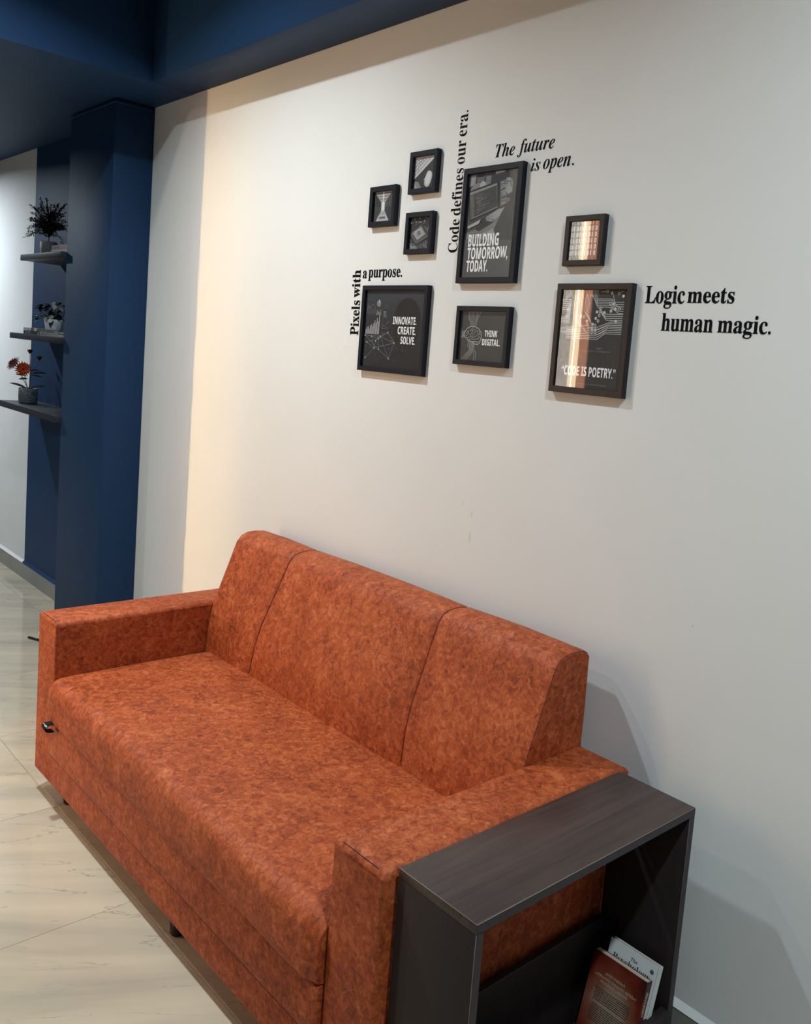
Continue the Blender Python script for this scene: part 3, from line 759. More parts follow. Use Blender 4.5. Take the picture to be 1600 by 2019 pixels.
def art_keyboard(A):
    A.poly([(0, 0), (1, 0), (1, 1), (0, 1)], 52)
    A.poly([(0, 0), (.45, 0), (.25, .22), (0, .26)], 132); A.poly([(0, 0), (.25, 0), (.12, .16), (0, .2)], 160)
    A.poly([(0, 1), (1, 1), (1, .88), (0, .30)], 205)
    A.lines([[(0, .295), (1, .875)]], .0022, 20)
    # key grid, turned about 33 degrees
    segs = []
    c, s_ = math.cos(R(33)), math.sin(R(33))
    def q(a, b): return (a*c-b*s_, (.335+a*s_+b*c*1.0))
    for r in range(7):
        b0 = .055+r*.105
        segs.append([q(-.0, b0), q(1.35, b0)])
        n = 0
        for k_ in range(16):
            a = .02+k_*.105+r*.03
            if r == 0 and 3 < k_ < 9: continue
            segs.append([q(a, b0), q(a, b0+.105)])
    ok = []
    for sg in segs:
        pts = [(sg[0][0]+(sg[1][0]-sg[0][0])*i/12, sg[0][1]+(sg[1][1]-sg[0][1])*i/12) for i in range(13)]
        for a, b in zip(pts[:-1], pts[1:]):
            if all(0 <= p[0] <= 1 and p[1] <= 1 for p in (a, b)): ok.append([a, b])
    A.lines(ok, .0013, 58)
    # mouse
    ms = []
    for i in range(28):
        a = 2*PI*i/28; e = 2.6
        x = .17*math.copysign(abs(math.cos(a))**(2/e), math.cos(a)); y = .255*math.copysign(abs(math.sin(a))**(2/e), math.sin(a))
        x *= 1+.12*y; th = R(-24); ms.append((.77+x*math.cos(th)-y*math.sin(th), .285+(x*math.sin(th)+y*math.cos(th))))
    A.poly([(min(1, a), max(.01, b)) for a, b in ms], 196)
    A.poly([(min(1, .77+(a-.77)*.72), max(.01, .30+(b-.285)*.78)) for a, b in ms], 216)
    A.lines([[(.55, .27), (.68, .36)]], .0016, 236)
def art_chip(A):
    A.poly([(0, 0), (1, 0), (1, 1), (0, 1)], 50)
    L = []
    for i in range(36):
        a = -PI*(i/36)*1.0; r0, r1 = .30+.2*rnd.random(), .6+.5*rnd.random()
        p = (.45+r0*math.cos(a)*1.2, .36+r0*math.sin(a)*.6); q_ = (.45+r1*math.cos(a)*1.2, .36+r1*math.sin(a)*.9)
        L.append([p, q_])
    A.lines(L, .0013, 150)
    A.lines([[(.02, .02+.05*i), (.10+.04*i, .02), (.2+.05*i, .10)] for i in range(5)], .0012, 180)
    A.lines([[(.75+.05*i, .72-.03*i), (.98, .5+.05*i)] for i in range(6)], .0010, 140)
    A.poly([(.0, .50), (.62, .80), (1.0, .38), (1, .30), (.38, .10), (.0, .42)], 34)
    A.poly([(.03, .50), (.60, .78), (.99, .40), (.38, .17)], 88)
    A.lines([[(.03, .50), (.38, .17), (.99, .40)]], .0015, 128)
    A.poly([(.16, .52), (.58, .71), (.84, .46), (.42, .29)], 165)
    for i in range(60):
        a, b = rnd.random(), rnd.random()
        p = (.17+(.40*a+.25*b), .52+(.18*a-.22*b)); A.lines([[p, (p[0]+.03, p[1]+.02*rnd.choice((-1, 1)))]], .0010, rnd.choice((110, 200, 215)))
    A.poly([(.40, .54), (.53, .60), (.62, .50), (.49, .44)], 118)
    A.lines([[(.37, .54), (.54, .62), (.66, .50)]], .0014, 215)
    A.discs([(.09, .84), (.28, .95), (.33, .86), (.52, .97), (.50, .86), (.78, .88), (.84, .97), (.60, .84)], .022, 200)
    A.lines([[(.40, .80), (.46, .86), (.55, .82)], [(.7, .78), (.82, .84)], [(.3, .76), (.36, .8)]], .0012, 150)
    A.poly([(.36, .0), (.44, .0), (.46, .05), (.38, .03)], 200)
def art_building(A):
    A.poly([(0, 0), (1, 0), (1, 1), (0, 1)], 72)
    A.poly([(0, 1), (1, 1), (1, .86), (.38, .82), (0, .84)], 66)
    A.poly([(.0, .99), (.14, .99), (.13, .90), (.0, .88)], 150)
    A.poly([(.36, .97), (.46, .97), (.46, .85), (.36, .86)], 118); A.poly([(.55, 1), (.76, 1), (.76, .985), (.55, .975)], 190)
    A.poly([(.48, .97), (.78, .97), (.74, .87), (.48, .89)], 34)
    # colleague behind the screens
    A.poly([(.02, .83), (.10, .90), (.20, .915), (.30, .93), (.40, .90), (.44, .87), (.30, .84)], 130)
    A.poly([(.17, .925), (.17, .985), (.22, 1), (.29, 1), (.33, .975), (.32, .93), (.25, .905)], 96)
    A.poly([(.17, .965), (.17, .99), (.22, 1), (.30, 1), (.33, .985), (.30, .965), (.2, .965)], 28)
    A.poly([(.24, .86), (.24, .905), (.30, .93), (.36, .905), (.36, .86)], 172)
    # desk
    A.poly([(0, .43), (.40, .50), (.80, .665), (.78, .56), (.60, .40), (.0, .36)], 118)
    A.poly([(.36, .56), (.80, .68), (.74, .585), (.44, .505)], 156)
    A.poly([(.20, .47), (.42, .545), (.60, .525), (.30, .445)], 40); A.poly([(.30, .55), (.42, .59), (.43, .50), (.31, .46)], 44)
    # big monitor
    A.poly([(.0, .84), (.62, .91), (.68, .645), (.08, .54)], 26)
    A.poly([(.03, .825), (.60, .892), (.645, .66), (.095, .565)], 140)
    A.poly([(.035, .80), (.595, .870), (.64, .668), (.10, .573)], 62)
    A.poly([(.035, .80), (.135, .812), (.185, .588), (.10, .573)], 84)
    def mp(a, b): # inside monitor
        l0 = (.15+.05*(1-b), .60+.205*b); r0 = (.595+.045*(1-b), .668+.20*b); return (l0[0]+(r0[0]-l0[0])*a, l0[1]+(r0[1]-l0[1])*a)
    for i in range(22):
        b = .94-i*.041; a0 = .04+.06*rnd.choice((0, 1, 2)); a1 = a0+.12+.42*rnd.random()
        if i in (12,): a0, a1 = .02, .96
        A.lines([[mp(a0, b), mp(min(.97, a1), b)]], .0012, rnd.choice((120, 150, 105)))
        A.lines([[(.05+.004*i, .785-i*.0095), (.10+.03*rnd.random()+.003*i, .791-i*.0095)]], .0009, 140)
    # second monitor
    A.poly([(.64, .915), (.86, .945), (.92, .70), (.70, .645)], 24)
    A.poly([(.66, .90), (.84, .925), (.90, .71), (.71, .66)], 104)
    for i in range(16):
        b = .885-i*.0135; A.lines([[(.69+.003*i, b), (.72+.13*rnd.random()+.003*i, b+.012)]], .0016, rnd.choice((170, 190, 60)))
    # keyboard, hands
    A.poly([(.05, .50), (.33, .56), (.30, .52), (.07, .475)], 170); A.lines([[(.07+.04*i, .50+.009*i), (.08+.04*i, .525+.009*i)] for i in range(7)], .0012, 50)
    A.poly([(.05, .40), (.30, .43), (.34, .37), (.30, .345), (.04, .35)], 128)
    A.lines([[(.50, .585), (.44, .55), (.52, .56), (.60, .535), (.55, .59)]], .0010, 40)
    # man in glasses at the right: hair, face, shoulder
    A.poly([(.80, 1), (1, 1), (1, .62), (.95, .60), (.90, .70), (.90, .86), (.80, .93)], 44)
    A.poly([(.74, .985), (.80, 1), (1, 1), (1, .88), (.90, .86), (.80, .93)], 30)
    A.poly([(.80, .93), (.78, .885), (.745, .855), (.79, .835), (.80, .79), (.84, .745), (.90, .735), (.93, .80), (.92, .89), (.87, .925)], 150)
    A.poly([(.80, .80), (.84, .742), (.94, .735), (.96, .78), (.90, .79), (.86, .77)], 40)
    A.poly([(.86, .90), (.92, .91), (.94, .86), (.90, .83), (.87, .86)], 120)
    A.lines([[(.76, .892), (.82, .895), (.90, .885)], [(.765, .892), (.77, .872), (.82, .875), (.825, .893)]], .0014, 22)
    A.poly([(1, .68), (.86, .70), (.74, .60), (.66, .50), (.58, .40), (.60, .33), (1, .33)], 46)
    A.poly([(.47, .43), (.60, .465), (.64, .42), (.58, .36), (.46, .345)], 150)
    A.poly([(.30, .405), (.46, .445), (.50, .40), (.42, .345), (.28, .36)], 140)
    A.poly([(0, .36), (1, .345), (1, 0), (0, 0)], 74)
    A.poly([(0, .375), (.30, .38), (.62, .335), (.0, .34)], 86)
    A.text('BUILDING', .10, .74, .302, .420); A.text('TOMORROW,', .10, .945, .178, .292); A.text('TODAY.', .10, .555, .058, .168)
def art_innovate(A):
    N = 24
    for i in range(N):
        v0, v1 = i/N, (i+1)/N; f = max(0, (v0-.45)/.55); A.k = 0; A.poly([(0, v0), (1, v0), (1, v1), (0, v1)], int(40+24*f), (.92, 1, 1.12))
    # head and shoulders in silhouette
    A.disc(.74, .60, .235, 26, (1, 1, 1.1), 28, ry=.26)
    A.poly([(.52, .52), (.56, .34), (.66, .26), (.82, .27), (.93, .40), (.96, .52)], 27, (1, 1, 1.1))
    A.poly([(.10, .0), (.30, .10), (.55, .20), (.70, .28), (.86, .26), (1, .20), (1, 0)], 32, (1, 1, 1.1))
    A.lines([[(.55, .30), (.66, .245), (.80, .235)], [(.60, .14), (.74, .07), (.86, .10), (1, .20)]], .0014, 46)
    # charts
    A.lines([[(.02, .70), (.19, .68), (.17, .87), (.01, .89), (.02, .70)]], .0009, 90)
    A.lines([[(.03+.02*i, .70), (.03+.02*i, .74+.09*rnd.random())] for i in range(8)], .0032, 84)
    A.lines([[(.03, .76), (.06, .80), (.09, .77), (.12, .82), (.16, .80)]], .0010, 150)
    A.disc(.235, .83, .038, 130, n=20); A.disc(.235, .83, .036, 70, n=8, arc=(0, PI*.6)); A.poly([(.235, .83), (.235, .885), (.262, .85)], 185)
    A.poly([(.19, .685), (.305, .675), (.30, .765), (.19, .77)], 58)
    A.lines([[(.20+.012*i, .685), (.20+.012*i, .695+.055*rnd.random())] for i in range(8)], .0026, 128)
    A.lines([[(.33, .73-.018*i), (.36+.03*rnd.random(), .73-.018*i)] for i in range(5)], .0016, 150)
    A.lines([[(.34, .79), (.42, .80)], [(.34, .81), (.40, .82)], [(.35, .77), (.38, .79), (.41, .78)]], .0010, 92)
    A.lines([[(.015, .432), (.28, .432)]], .0010, 110)
    hts = [.05, .08, .09, .06, .10, .12, .09, .13, .17, .14, .20, .16, .24]
    A.lines([[(.03+.0195*i, .435), (.03+.0195*i, .435+h)] for i, h in enumerate(hts)], .0032, 176)
    A.lines([[(.32, .50), (.44, .52)], [(.32, .50), (.34, .55), (.37, .53), (.40, .58), (.44, .60)], [(.32, .64), (.32, .50)]], .0011, 130)
    A.lines([[(.32, .43+.02*math.sin(i)), (.35+.02*math.cos(i), .46)] for i in range(5)], .0010, 90)
    # network
    nd = [(.02, .41), (.14, .40), (.30, .405), (.43, .46), (.27, .375), (.20, .25), (.285, .235), (.47, .125), (.55, .33), (.05, .115), (.22, .34), (.06, .32)]
    ed = [(0, 6), (1, 4), (1, 5), (2, 8), (3, 8), (3, 4), (2, 7), (6, 7), (7, 8), (5, 8), (5, 9), (0, 2), (11, 5), (3, 2), (10, 2), (10, 5), (11, 4), (4, 6)]
    A.lines([[nd[a], nd[b]] for a, b in ed], .0008, 150)
    A.lines([[(.0, .36), (.20, .25)], [(.20, .25), (.26, .06)], [(.55, .33), (.62, .31)], [(.47, .125), (.62, .09)]], .0006, 96)
    A.discs(nd, .010, 190)
    A.discs([(rnd.uniform(.02, .70), rnd.uniform(.24, .44)) for _ in range(34)], .0045, 140)
    A.text('INNOVATE.', .505, .905, .572, .668); A.text('CREATE.', .600, .903, .448, .545); A.text('SOLVE.', .660, .903, .326, .420)
def art_think(A):
    A.poly([(0, 0), (1, 0), (1, 1), (0, 1)], 54, (1, .93, .93))
    T = []
    for i in range(9):
        u = .17+i*.028; T.append([(u-.01*(i % 3), 1), (u, .86-.03*(i % 2)), (.22+i*.018, .78), (.22+i*.018, .70)])
    T += [[(.38, 1), (.40, .92), (.33, .82), (.33, .72)], [(.46, 1), (.42, .92), (.36, .84), (.36, .72)], [(.43, 1), (.44, .95)]]
    A.lines(T, .0010, 165)
    A.lines([[(.23+i*.014, .40), (.235+i*.013, .24)] for i in range(9)], .0010, 150)
    A.lines([[(.24+i*.02, .24), (.24+i*.02, .20-.01*i), (.06+i*.035, .0)] for i in range(5)] + [[(.31, .24), (.36, .16), (.36, .0)], [(.34, .25), (.40, .17), (.40, .01)], [(.215, .40), (.20, .30), (.22, .27)]], .0012, 170)
    A.lines([[(-.0, .60-.03*i), (.04, .57-.02*i), (.11, .565-.012*i)] for i in range(6)] + [[(.0, .40), (.05, .46), (.10, .48)], [(.0, .44), (.04, .48), (.10, .50)], [(.02, .66), (.05, .59), (.10, .58)]], .0011, 165)
    # brain
    out = [(.10, .50), (.11, .58), (.16, .65), (.24, .69), (.34, .69), (.43, .65), (.49, .57), (.505, .48), (.49, .41), (.46, .385), (.38, .39), (.28, .385), (.20, .40), (.18, .45), (.12, .46), (.10, .50)]
    A.poly(out[:-1], 40, (1, .93, .93)); A.lines([out], .0019, 190)
    A.poly([(.32, .375), (.36, .33), (.43, .325), (.48, .365), (.47, .385), (.38, .39)], 96, (1, .96, .96)); A.lines([[(.32, .375), (.36, .33), (.43, .325), (.48, .365), (.47, .39)]], .0013, 190)
    A.lines([[(.29, .385), (.33, .34), (.36, .27), (.34, .275), (.29, .34)]], .0012, 170)
    F = [[(.20, .46), (.26, .49), (.32, .47), (.38, .50), (.40, .52)], [(.22, .42), (.28, .44), (.36, .43), (.42, .45)], [(.15, .52), (.16, .58), (.20, .60), (.19, .54), (.23, .53)],
         [(.22, .62), (.26, .60), (.27, .65), (.31, .67)], [(.26, .55), (.30, .58), (.29, .62), (.33, .63)], [(.33, .53), (.35, .58), (.38, .60), (.36, .65)],
         [(.40, .62), (.42, .58), (.41, .54), (.45, .53)], [(.44, .60), (.46, .55), (.48, .52)], [(.43, .49), (.47, .48), (.49, .45)], [(.24, .53), (.27, .51)], [(.13, .49), (.17, .50)], [(.45, .42), (.44, .46)], [(.30, .54), (.31, .51)]]
    A.lines(F, .0014, 172)
    A.text('THINK', .575, .860, .500, .625); A.text('DIGITAL.', .530, .930, .325, .452)
def art_binary(A):
    A.poly([(0, 0), (1, 0), (1, 1), (0, 1)], 96)
    for r in range(8):
        v = .905-r*.158 + .02
        for i in range(9):
            c = '01'[i % 2]
            u0 = -.02+i*.115
            if u0 < -.001: u0 = 0.0
            v1 = min(1, v+.115)
            if v < 0: v, v1 = 0.0, max(.02, v1)
            if u0+.075 > 1: continue
            A.k = 5
            mi = A.tone(232, (1, 1, 1), True)
            text_into(A.t, c, None, u0, u0+(.070 if c == '0' else .034), v, v1, lambda u, w_, d: A.P(min(1, u), w_), mi, offset=.035)
def art_poetry(A):
    A.poly([(0, 0), (1, 0), (1, 1), (0, 1)], 52)
    W = .0013; tn = 205; L = []
    for i in range(9):
        o = i*.022
        L.append([(.27+o, 1), (.27+o, .84-.012*i), (.44+o*.6, .73-.014*i+.0), (.50, .73-.014*i)] if i > 4 else [(.20+o*1.3, 1), (.20+o*1.3, .74-o*.4), (.30+o*.9, .64-o*.5), (.46, .64-.018*i)])
    for i in range(6):
        o = i*.022; L.append([(.46+o, 1), (.46+o, .95-.010*i), (.52+o*.5, .91-.016*i), (.80, .91-.016*i), (.86+o*.5, .88-.022*i), (.99, .88-.022*i)])
    for i in range(8):
        o = i*.017; L.append([(.10, .505+o), (.62-.02*(i % 3), .505+o), (.74+.01*i, .565+o), (.99, .565+o)])
    for i in range(4):
        o = i*.02; L.append([(.66-o, .76+o), (.74-o*.5, .70+o), (.99, .70+o)])
    L += [[(.0, .90-.02*i), (.14-.012*i, .90-.02*i), (.14-.012*i, .66+.012*i), (.0, .66+.012*i)] for i in range(6)]
    L += [[(.0, .61-.014*i), (.22, .61-.014*i)] for i in range(5)] + [[(.05+.02*i, 1), (.05+.02*i, .93)] for i in range(5)]
    L += [[(.62, .98), (.70, .985)], [(.80, .97), (.86, .86), (.94, .82)], [(.90, .97), (.97, .99)]]
    A.lines(L, W, tn)
    D = [(.72, .985), (.79, .97), (.90, .965), (.97, .94), (.78, .865), (.83, .86), (.81, .815), (.86, .81), (.93, .815), (.80, .79), (.64, .82), (.58, .78), (.63, .78), (.70, .775), (.62, .745), (.57, .715), (.61, .69), (.32, .73), (.38, .73), (.43, .685), (.44, .65), (.53, .655), (.57, .645), (.58, .60), (.58, .575), (.53, .60), (.53, .575), (.89, .69), (.06, .92), (.10, .80), (.08, .72)]
    A.discs(D, .020, tn, 10); A.discs([d for i, d in enumerate(D) if i % 2 == 0], .011, 52, 8)
    for (s_, u0, u1, v) in [('var poet = magic, code = <intelligent>/>', .20, .86, .378), ('"HACK"', .30, .42, .325), ('creates();', .26, .42, .300), ('the poem of a mind, its language', .36, .84, .040)]:
        A.text(s_, u0, u1, v, v+.014, 120, None)
    A.poly([(.62, .42), (.72, .425), (.71, .405), (.64, .40)], 84)
    A.text('\u201cCODE IS POETRY.\u201d', .085, .965, .125, .222)
frame(1.647, 1.777, 1.892, 2.015, .016, 'small black picture frame showing a server corridor, leftmost of the frames', M_FRAME, art_corridor, grey(44))
frame(1.834, 1.958, 1.979, 2.101, .0148, 'small black picture frame showing a white keyboard and mouse, topmost of the small ones', M_FRAME, art_keyboard, grey(52))
frame(1.834, 1.958, 1.803, 1.925, .0148, 'small black picture frame showing a microchip, below the keyboard picture', M_FRAME, art_chip, grey(50))
frame(2.077, 2.304, 1.716, 2.030, .0158, 'tall black picture frame reading BUILDING TOMORROW, TODAY. over office photo', M_FRAME, art_building, grey(72))
frame(1.643, 1.962, 1.444, 1.711, .0142, 'large black picture frame reading INNOVATE. CREATE. SOLVE.', M_FRAME, art_innovate, grey(40))
frame(2.092, 2.301, 1.490, 1.653, .0138, 'small wide black picture frame with brain drawing reading THINK DIGITAL.', M_FRAME, art_think, grey(54, (1, .93, .93)))
frame(2.467, 2.589, 1.756, 1.878, .0140, 'small black picture frame, warm reflection put into its colour, with rows of binary digits', M_FRAMEB, art_binary, grey(96))
frame(2.460, 2.691, 1.443, 1.713, .0152, 'large black picture frame, warm reflection put into its colour, with circuit lines reading CODE IS POETRY.', M_FRAMEB, art_poetry, grey(52))

# ================================================================== WALL SHELVES AND WHAT STANDS ON THEM
def shelf(x0, ztop, th, label):
    o = MB().rbox(x0, -.200, ztop-th, XW-.002, -.001, ztop, .0015, 2).build('wall_shelf', M_SHELF, None, origin=((x0+XW)/2, 0, ztop-th))
    return sharp(tag(o, label, 'shelf', None), 30)
shelf(-1.125, 1.860, .030, 'short dark floating shelf beside the navy pillar, uppermost of three')
shelf(-1.265, 1.450, .030, 'dark floating shelf beside the navy pillar, middle of three')
shelf(-1.420, 1.069, .033, 'long dark floating shelf beside the navy pillar, lowest of three')
def flat_book(x0, y0, z0, L, D, T, label, cover, title, tcol, band=None, group='books lying on the wall shelves'):
    t = thing('book', (x0, y0, z0), label, 'book', group)
    e = .0016
    c = MB().box(0, 0, 0, L, D, e).box(0, 0, T-e, L, D, T).box(0, 0, e, L, e, T-e)
    cv = c.build('cover', cover, t, local=True)
    MB().box(.002, e*1.02, e*1.02, L-.002, D-.002, T-e*1.02).build('pages', M_PAGES, t, local=True)
    m_ = MB(); marks(m_, L*.08, L*.50, T*.26, T*.76, lambda u, v, d: (u, -.0004, v), title)
    m_.build('spine_lettering', tcol, cv, local=True)
    if band: MB().box(L*band[0], -.0004, .0005, L*band[1], -.0001, T-.0005).build('spine_band', band[2], cv, local=True)
    return t
flat_book(-.825, -.150, 1.860, .235, .14, .0195, 'white book lying flat on the uppermost wall shelf, under the tan book', plain('white_spine', (220, 220, 218), .5), 31, grey(60))
flat_book(-.805, -.150, 1.8797, .215, .13, .0225, 'tan book lying flat on top of the white book on uppermost shelf', plain('tan_spine', (206, 160, 124), .5), 32, plain('brown_print', (110, 60, 44), .6))
flat_book(-1.105, -.180, 1.450, .215, .13, .0185, 'black book lying flat on the middle shelf, bottom of left pair', plain('black_spine', (38, 36, 42), .5), 33, grey(190))
flat_book(-1.108, -.180, 1.4687, .212, .12, .0150, 'white book lying flat on the middle shelf, top of left pair', plain('white_spine2', (206, 204, 198), .5), 34, grey(90), (.55, .80, plain('brown_band', (96, 62, 50), .6)))
flat_book(-.868, -.185, 1.450, .290, .15, .0165, 'grey book lying flat on the middle shelf, bottom of right pair', plain('grey_spine', (150, 148, 140), .5), 35, grey(60), (.06, .10, grey(60)))
flat_book(-.862, -.180, 1.4667, .285, .14, .0115, 'dark grey book lying flat under the leafy plant pot', plain('dark_grey_spine', (92, 96, 104), .5), 36, grey(170), (.78, .98, grey(140)))

def m_hammered(name, c0, c1, scale):
    t = NT(name); tc = t.n('ShaderNodeTexCoord'); vo = t.n('ShaderNodeTexVoronoi', feature='DISTANCE_TO_EDGE', i_Scale=scale); t.l(tc.outputs['Object'], vo.inputs['Vector'])
    r = t.ramp(vo.outputs['Distance'], [(.02, srgb(*c0)), (.16, srgb(*c1))]); t.l(r.outputs[0], t.b.inputs['Base Color'])
    t.b.inputs['Roughness'].default_value = .5; t.bump(vo.outputs['Distance'], .8, .004); return t.m
M_POTW = m_hammered('hammered_white_ceramic', (176, 178, 180), (242, 242, 238), 120)
M_POTD = m_hammered('woven_dark_ceramic', (36, 38, 44), (120, 122, 124), 130)
M_POTG = m_hammered('facetted_white_ceramic', (200, 202, 204), (222, 222, 220), 16)
M_SOIL = plain('dark_potting_soil', (34, 26, 22), .95, var=.3, scale=90)
M_FERN = plain('dark_reddish_foliage', (54, 45, 43), .55, var=.35, scale=60)
M_LEAFD = plain('deep_blue_green_leaf', (26, 34, 42), .35, var=.25, scale=40)
M_LEAFW = plain('pale_variegated_leaf', (176, 178, 168), .5)
M_STEM = plain('dark_olive_stem', (52, 50, 44), .6)
M_LEAFO = plain('grey_green_leaf', (62, 66, 62), .5, var=.2)
def m_petal(name, c0, c1):
    t = NT(name); tc = t.n('ShaderNodeTexCoord'); nz = t.n('ShaderNodeTexNoise', i_Scale=90.0); t.l(tc.outputs['Object'], nz.inputs['Vector'])
    r = t.ramp(nz.outputs['Fac'], [(.35, srgb(*c0)), (.65, srgb(*c1))]); t.l(r.outputs[0], t.b.inputs['Base Color']); t.b.inputs['Roughness'].default_value = .8; t.b.inputs['Specular IOR Level'].default_value = .1; return t.m
M_PETAL = m_petal('burnt_orange_petal', (150, 48, 22), (206, 92, 48)); M_PETALD = m_petal('deep_red_petal', (70, 18, 14), (108, 32, 22))
def leaf_mb(mb, base, dirv, L, W, droop=.3, up=Vector((0, 0, 1)), mi=0, fold=.25, n=5):
    d = Vector(dirv).normalized(); side = d.cross(up)
    if side.length < .05: side = Vector((1, 0, 0))
    side.normalize(); nrm = side.cross(d).normalized(); base = Vector(base)
    vs = []; fs = []
    for i in range(n+1):
        t = i/n; wd = W*.5*math.sin(PI*min(1, t*.93+.03))**.8*(1.0 if t < 1 else 0)
        c = base + d*L*t - Vector((0, 0, 1))*droop*L*t*t
        vs += [c-side*wd+nrm*wd*fold, c, c+side*wd+nrm*wd*fold]
    for i in range(n):
        a = 3*i; fs += [(a, a+1, a+4, a+3), (a+1, a+2, a+5, a+4)]
    mb.add(vs, fs, mi, True)
def pot(t, prof, cx, cy, mat, soil_r, soil_z):
    p = MB().lathe(prof, cx, cy, 40).build('pot', mat, t)
    MB().lathe([(0, soil_z), (soil_r, soil_z)], cx, cy, 24).build('soil', M_SOIL, p); return p
# (a) feathery bush, top shelf
cx, cy, z = -.975, -.110, 1.860
pa = thing('potted_bush', (cx, cy, z), 'dark feathery artificial bush in hammered white pot on uppermost shelf', 'plant')
pot(pa, [(0, z+.001), (.034, z+.001), (.038, z+.010), (.041, z+.045), (.0405, z+.072), (.0385, z+.074), (.037, z+.070), (.036, z+.060)], cx, cy, M_POTW, .0365, z+.062)
rd = random.Random(21)
MB().tube([(cx, cy, z+.06), (cx-.001, cy, z+.085), (cx+.001, cy, z+.105)], .0028, 7).build('stem', M_STEM, pa)
for i in range(88):
    az = rd.uniform(0, 2*PI); el = rd.uniform(.38, 1.52) if i > 7 else rd.uniform(.0, .35)
    L = rd.uniform(.10, .185)*(1.08 if el > .9 else .80)
    d = Vector((math.cos(az)*math.cos(el), math.sin(az)*math.cos(el), math.sin(el)))
    if cy+d.y*L > -.018: d.y = -abs(d.y)*.6 if rd.random() < .5 else (-.018-cy)/L*.8; d.normalize()
    if cy+d.y*L < -.24: d.y *= .8
    b0 = Vector((cx, cy, z+.095+.02*rd.random())); pts = []
    for j in range(9):
        s_ = j/8; pts.append(b0+d*L*s_+Vector((0, 0, .02*math.sin(PI*s_)-.018*s_*s_)))
    mb_ = MB().tube(pts, [.0015*(1-.7*j/8) for j in range(9)], 4)
    for j in range(2, 9):
        for q_ in range(8):
            s_ = (j-rd.random())/8; p_ = b0+d*L*s_+Vector((0, 0, .02*math.sin(PI*s_)-.018*s_*s_))
            dd = (d*.8+Vector((rd.uniform(-1, 1), rd.uniform(-1, 1), rd.uniform(-.8, 1)))).normalized()
            leaf_mb(mb_, p_, dd, rd.uniform(.011, .020), .0052, .1, n=2)
    mb_.build('branch', M_FERN, pa)
# (b) broad leafed plant, middle shelf, standing on the grey books
cx, cy, z = -.900+.055, -.115, 1.4783
pb = thing('potted_leafy_plant', (cx, cy, z), 'dark broad-leafed plant in low white pot on the books of the middle shelf', 'plant')
pot(pb, [(0, z+.0005), (.036, z+.0005), (.038, z+.004), (.046, z+.056), (.0445, z+.058), (.042, z+.050)], cx, cy, M_POTG, .0425, z+.049)
for i in range(58):
    az = rd.uniform(0, 2*PI); el = rd.uniform(.15, 1.35); r_ = rd.uniform(.02, .075)
    aa = rd.uniform(-1, 1); hh = rd.uniform(0, 1)*math.sqrt(max(0, 1-aa*aa*.8))
    top = Vector((cx, cy, z+.055+.095*hh)) + Vector((.29, .955, 0))*aa*.066 + Vector((.955, -.29, 0))*rd.uniform(-.01, .035)
    dv = Vector((.29, .955, 0))*aa + Vector((.955, -.29, 0))*rd.uniform(-.4, .9) + Vector((0, 0, rd.uniform(-.5, .3)))
    mb_ = MB(); leaf_mb(mb_, top, dv, rd.uniform(.032, .044), rd.uniform(.026, .034), .3, n=6)
    mb_.tube([(cx, cy, z+.05), ((cx+top.x)/2, (cy+top.y)/2, (z+.05+top.z)/2+.008), top], .0009, 5)
    o = mb_.build('leaf', M_LEAFW if i % 9 == 4 else M_LEAFD, pb)
    if i % 9 == 4: o['label'] = 'pale variegated leaf'
mb_ = MB(); leaf_mb(mb_, (cx-.05, cy-.02, z+.075), (-1, -.5, -.15), .085, .008, .1, n=6); mb_.build('leaf', M_LEAFD, pb)
# (c) gerberas, bottom shelf
cx, cy, z = -1.225, -.110, 1.069
pc = thing('potted_gerbera', (cx, cy, z), 'orange gerbera flowers with two buds in woven dark pot on lowest shelf', 'plant')
pot(pc, [(0, z+.001), (.043, z+.001), (.047, z+.010), (.0485, z+.050), (.0475, z+.083), (.045, z+.085), (.043, z+.080)], cx, cy, M_POTD, .043, z+.076)
RX = Vector((.29, .955, 0)); RU = Vector((0, 0, 1)); RF = Vector((.955, -.29, 0))   # across the view, up, and towards the room
def gp(a, b, c=0.0): return Vector((cx, cy, z+.08)) + RX*a + RU*b + RF*c
def stem(pts, r=.0016): 
    MB().tube(pts, r, 6).build('stem', M_STEM, pc)
def flower(a, b, c, rad, n, mat, nv, name='flower'):
    o_ = gp(a, b, c); nrm = Vector(nv).normalized(); u = nrm.cross(Vector((0, 0, 1))).normalized(); v = nrm.cross(u)
    mb_ = MB()
    for lay, (rr, lift) in enumerate(((1.0, .12), (.78, .32))):
        for i in range(n):
            an = 2*PI*(i+.5*lay)/n; d = (u*math.cos(an)+v*math.sin(an)+nrm*lift).normalized()
            leaf_mb(mb_, o_+d*.004, d, rad*rr*(.92+.16*rd.random()), rad*.22, 0, up=nrm, n=3, fold=.15)
    f = mb_.build(name, mat, pc)
    MB().lathe([(0, .004), (.005, .004), (.006, .0015), (.005, -.003), (0, -.004)], 0, 0, 12).build('disc_floret', plain('dark_flower_centre', (60, 26, 18), .8), f, local=True).location = o_-world_off(pc)
    return f
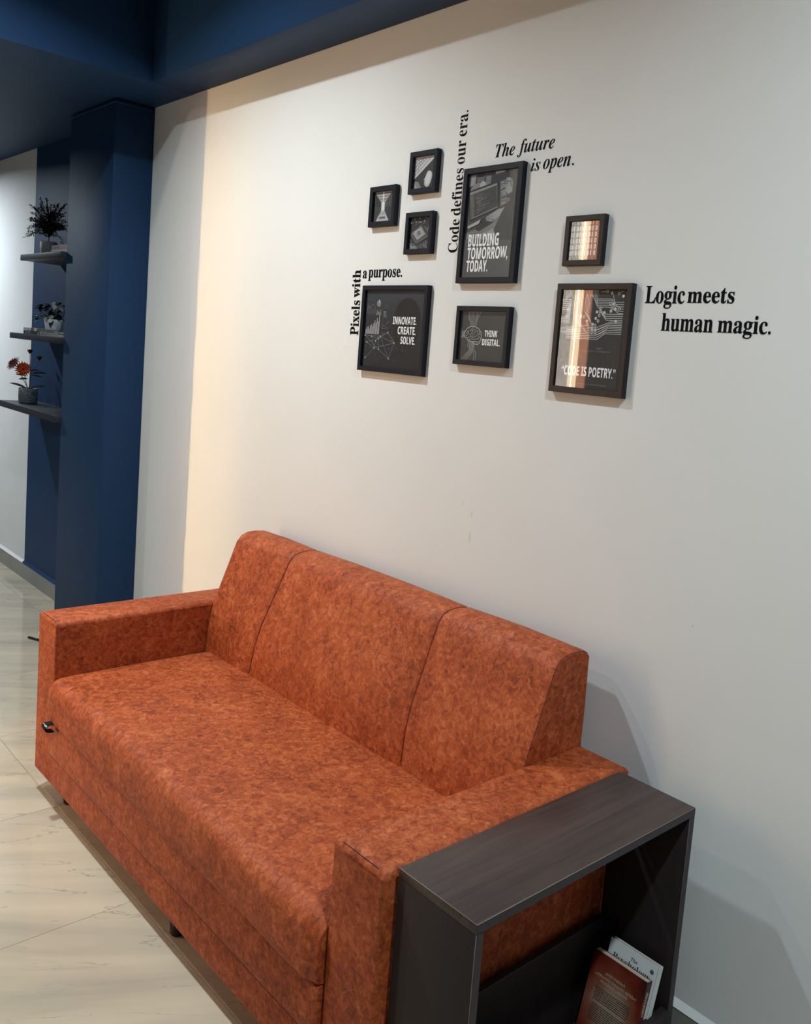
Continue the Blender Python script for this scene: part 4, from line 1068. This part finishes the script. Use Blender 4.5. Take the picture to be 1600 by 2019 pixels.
stem([gp(0, -.01), gp(-.016, .05), gp(-.022, .115)]); stem([gp(.003, -.01), gp(-.030, .06), gp(-.062, .145)])
stem([gp(.004, -.01), gp(.006, .08), gp(.003, .195)]); stem([gp(.006, -.01), gp(.012, .10), gp(.036, .125), gp(.044, .165)], .0013)
flower(-.028, .108, .012, .042, 18, M_PETAL, RF+Vector((0, 0, .35)))
flower(-.074, .132, .0, .042, 16, M_PETALD, RF*.5-RX*.7+Vector((0, 0, .5)))
def bud(a, b):
    o_ = gp(a, b); mb_ = MB().lathe([(0, -.013), (.006, -.010), (.0095, 0), (.008, .008), (.003, .011), (0, .011)], 0, 0, 12)
    for i in range(10):
        an = 2*PI*i/10; leaf_mb(mb_, (.008*math.cos(an), .008*math.sin(an), -.006), (.35*math.cos(an), .35*math.sin(an), 1), .021, .007, 0, up=Vector((math.cos(an), math.sin(an), 0)), n=3)
    mb_.build('bud', M_PETALD, pc, local=True).location = o_-world_off(pc)
bud(.003, .205); bud(.050, .172)
for (p0, dr, L, W_) in [((-.004, .0, .0), (-1.0, .60), .105, .013), ((.004, .0), (1.0, .50), .095, .013), ((.0, .09), (-.45, .9), .055, .008), ((.012, .085), (1, .32), .085, .012),
                        ((.010, .075), (1, .15), .055, .009), ((-.005, .055), (-1, .15), .045, .012), ((.005, .10), (.9, .3), .05, .009), ((-.01, .07), (-.9, .35), .06, .012)]:
    mb_ = MB(); leaf_mb(mb_, gp(*p0), RX*dr[0]+RU*dr[1]+RF*.05, L, W_, .25, up=RF, n=6); mb_.build('leaf', M_LEAFO, pc)
# cable lying on the floor beyond the sofa arm
cb = thing('loose_cable', (-.38, -.27, 0), 'short loose cable with black plug on the floor behind the sofa arm', 'cable')
MB().tube([(-.53, -.215, .002), (-.50, -.250, .0025), (-.455, -.262, .0025), (-.40, -.262, .0025), (-.30, -.24, .0025), (-.2, -.22, .0025)], .0022, 6).build('cord', grey(225), cb)
MB().tube([(-.435, -.318, .0062), (-.395, -.300, .0062), (-.35, -.280, .0062)], .006, 8).build('plug', M_BLACKPL, cb)
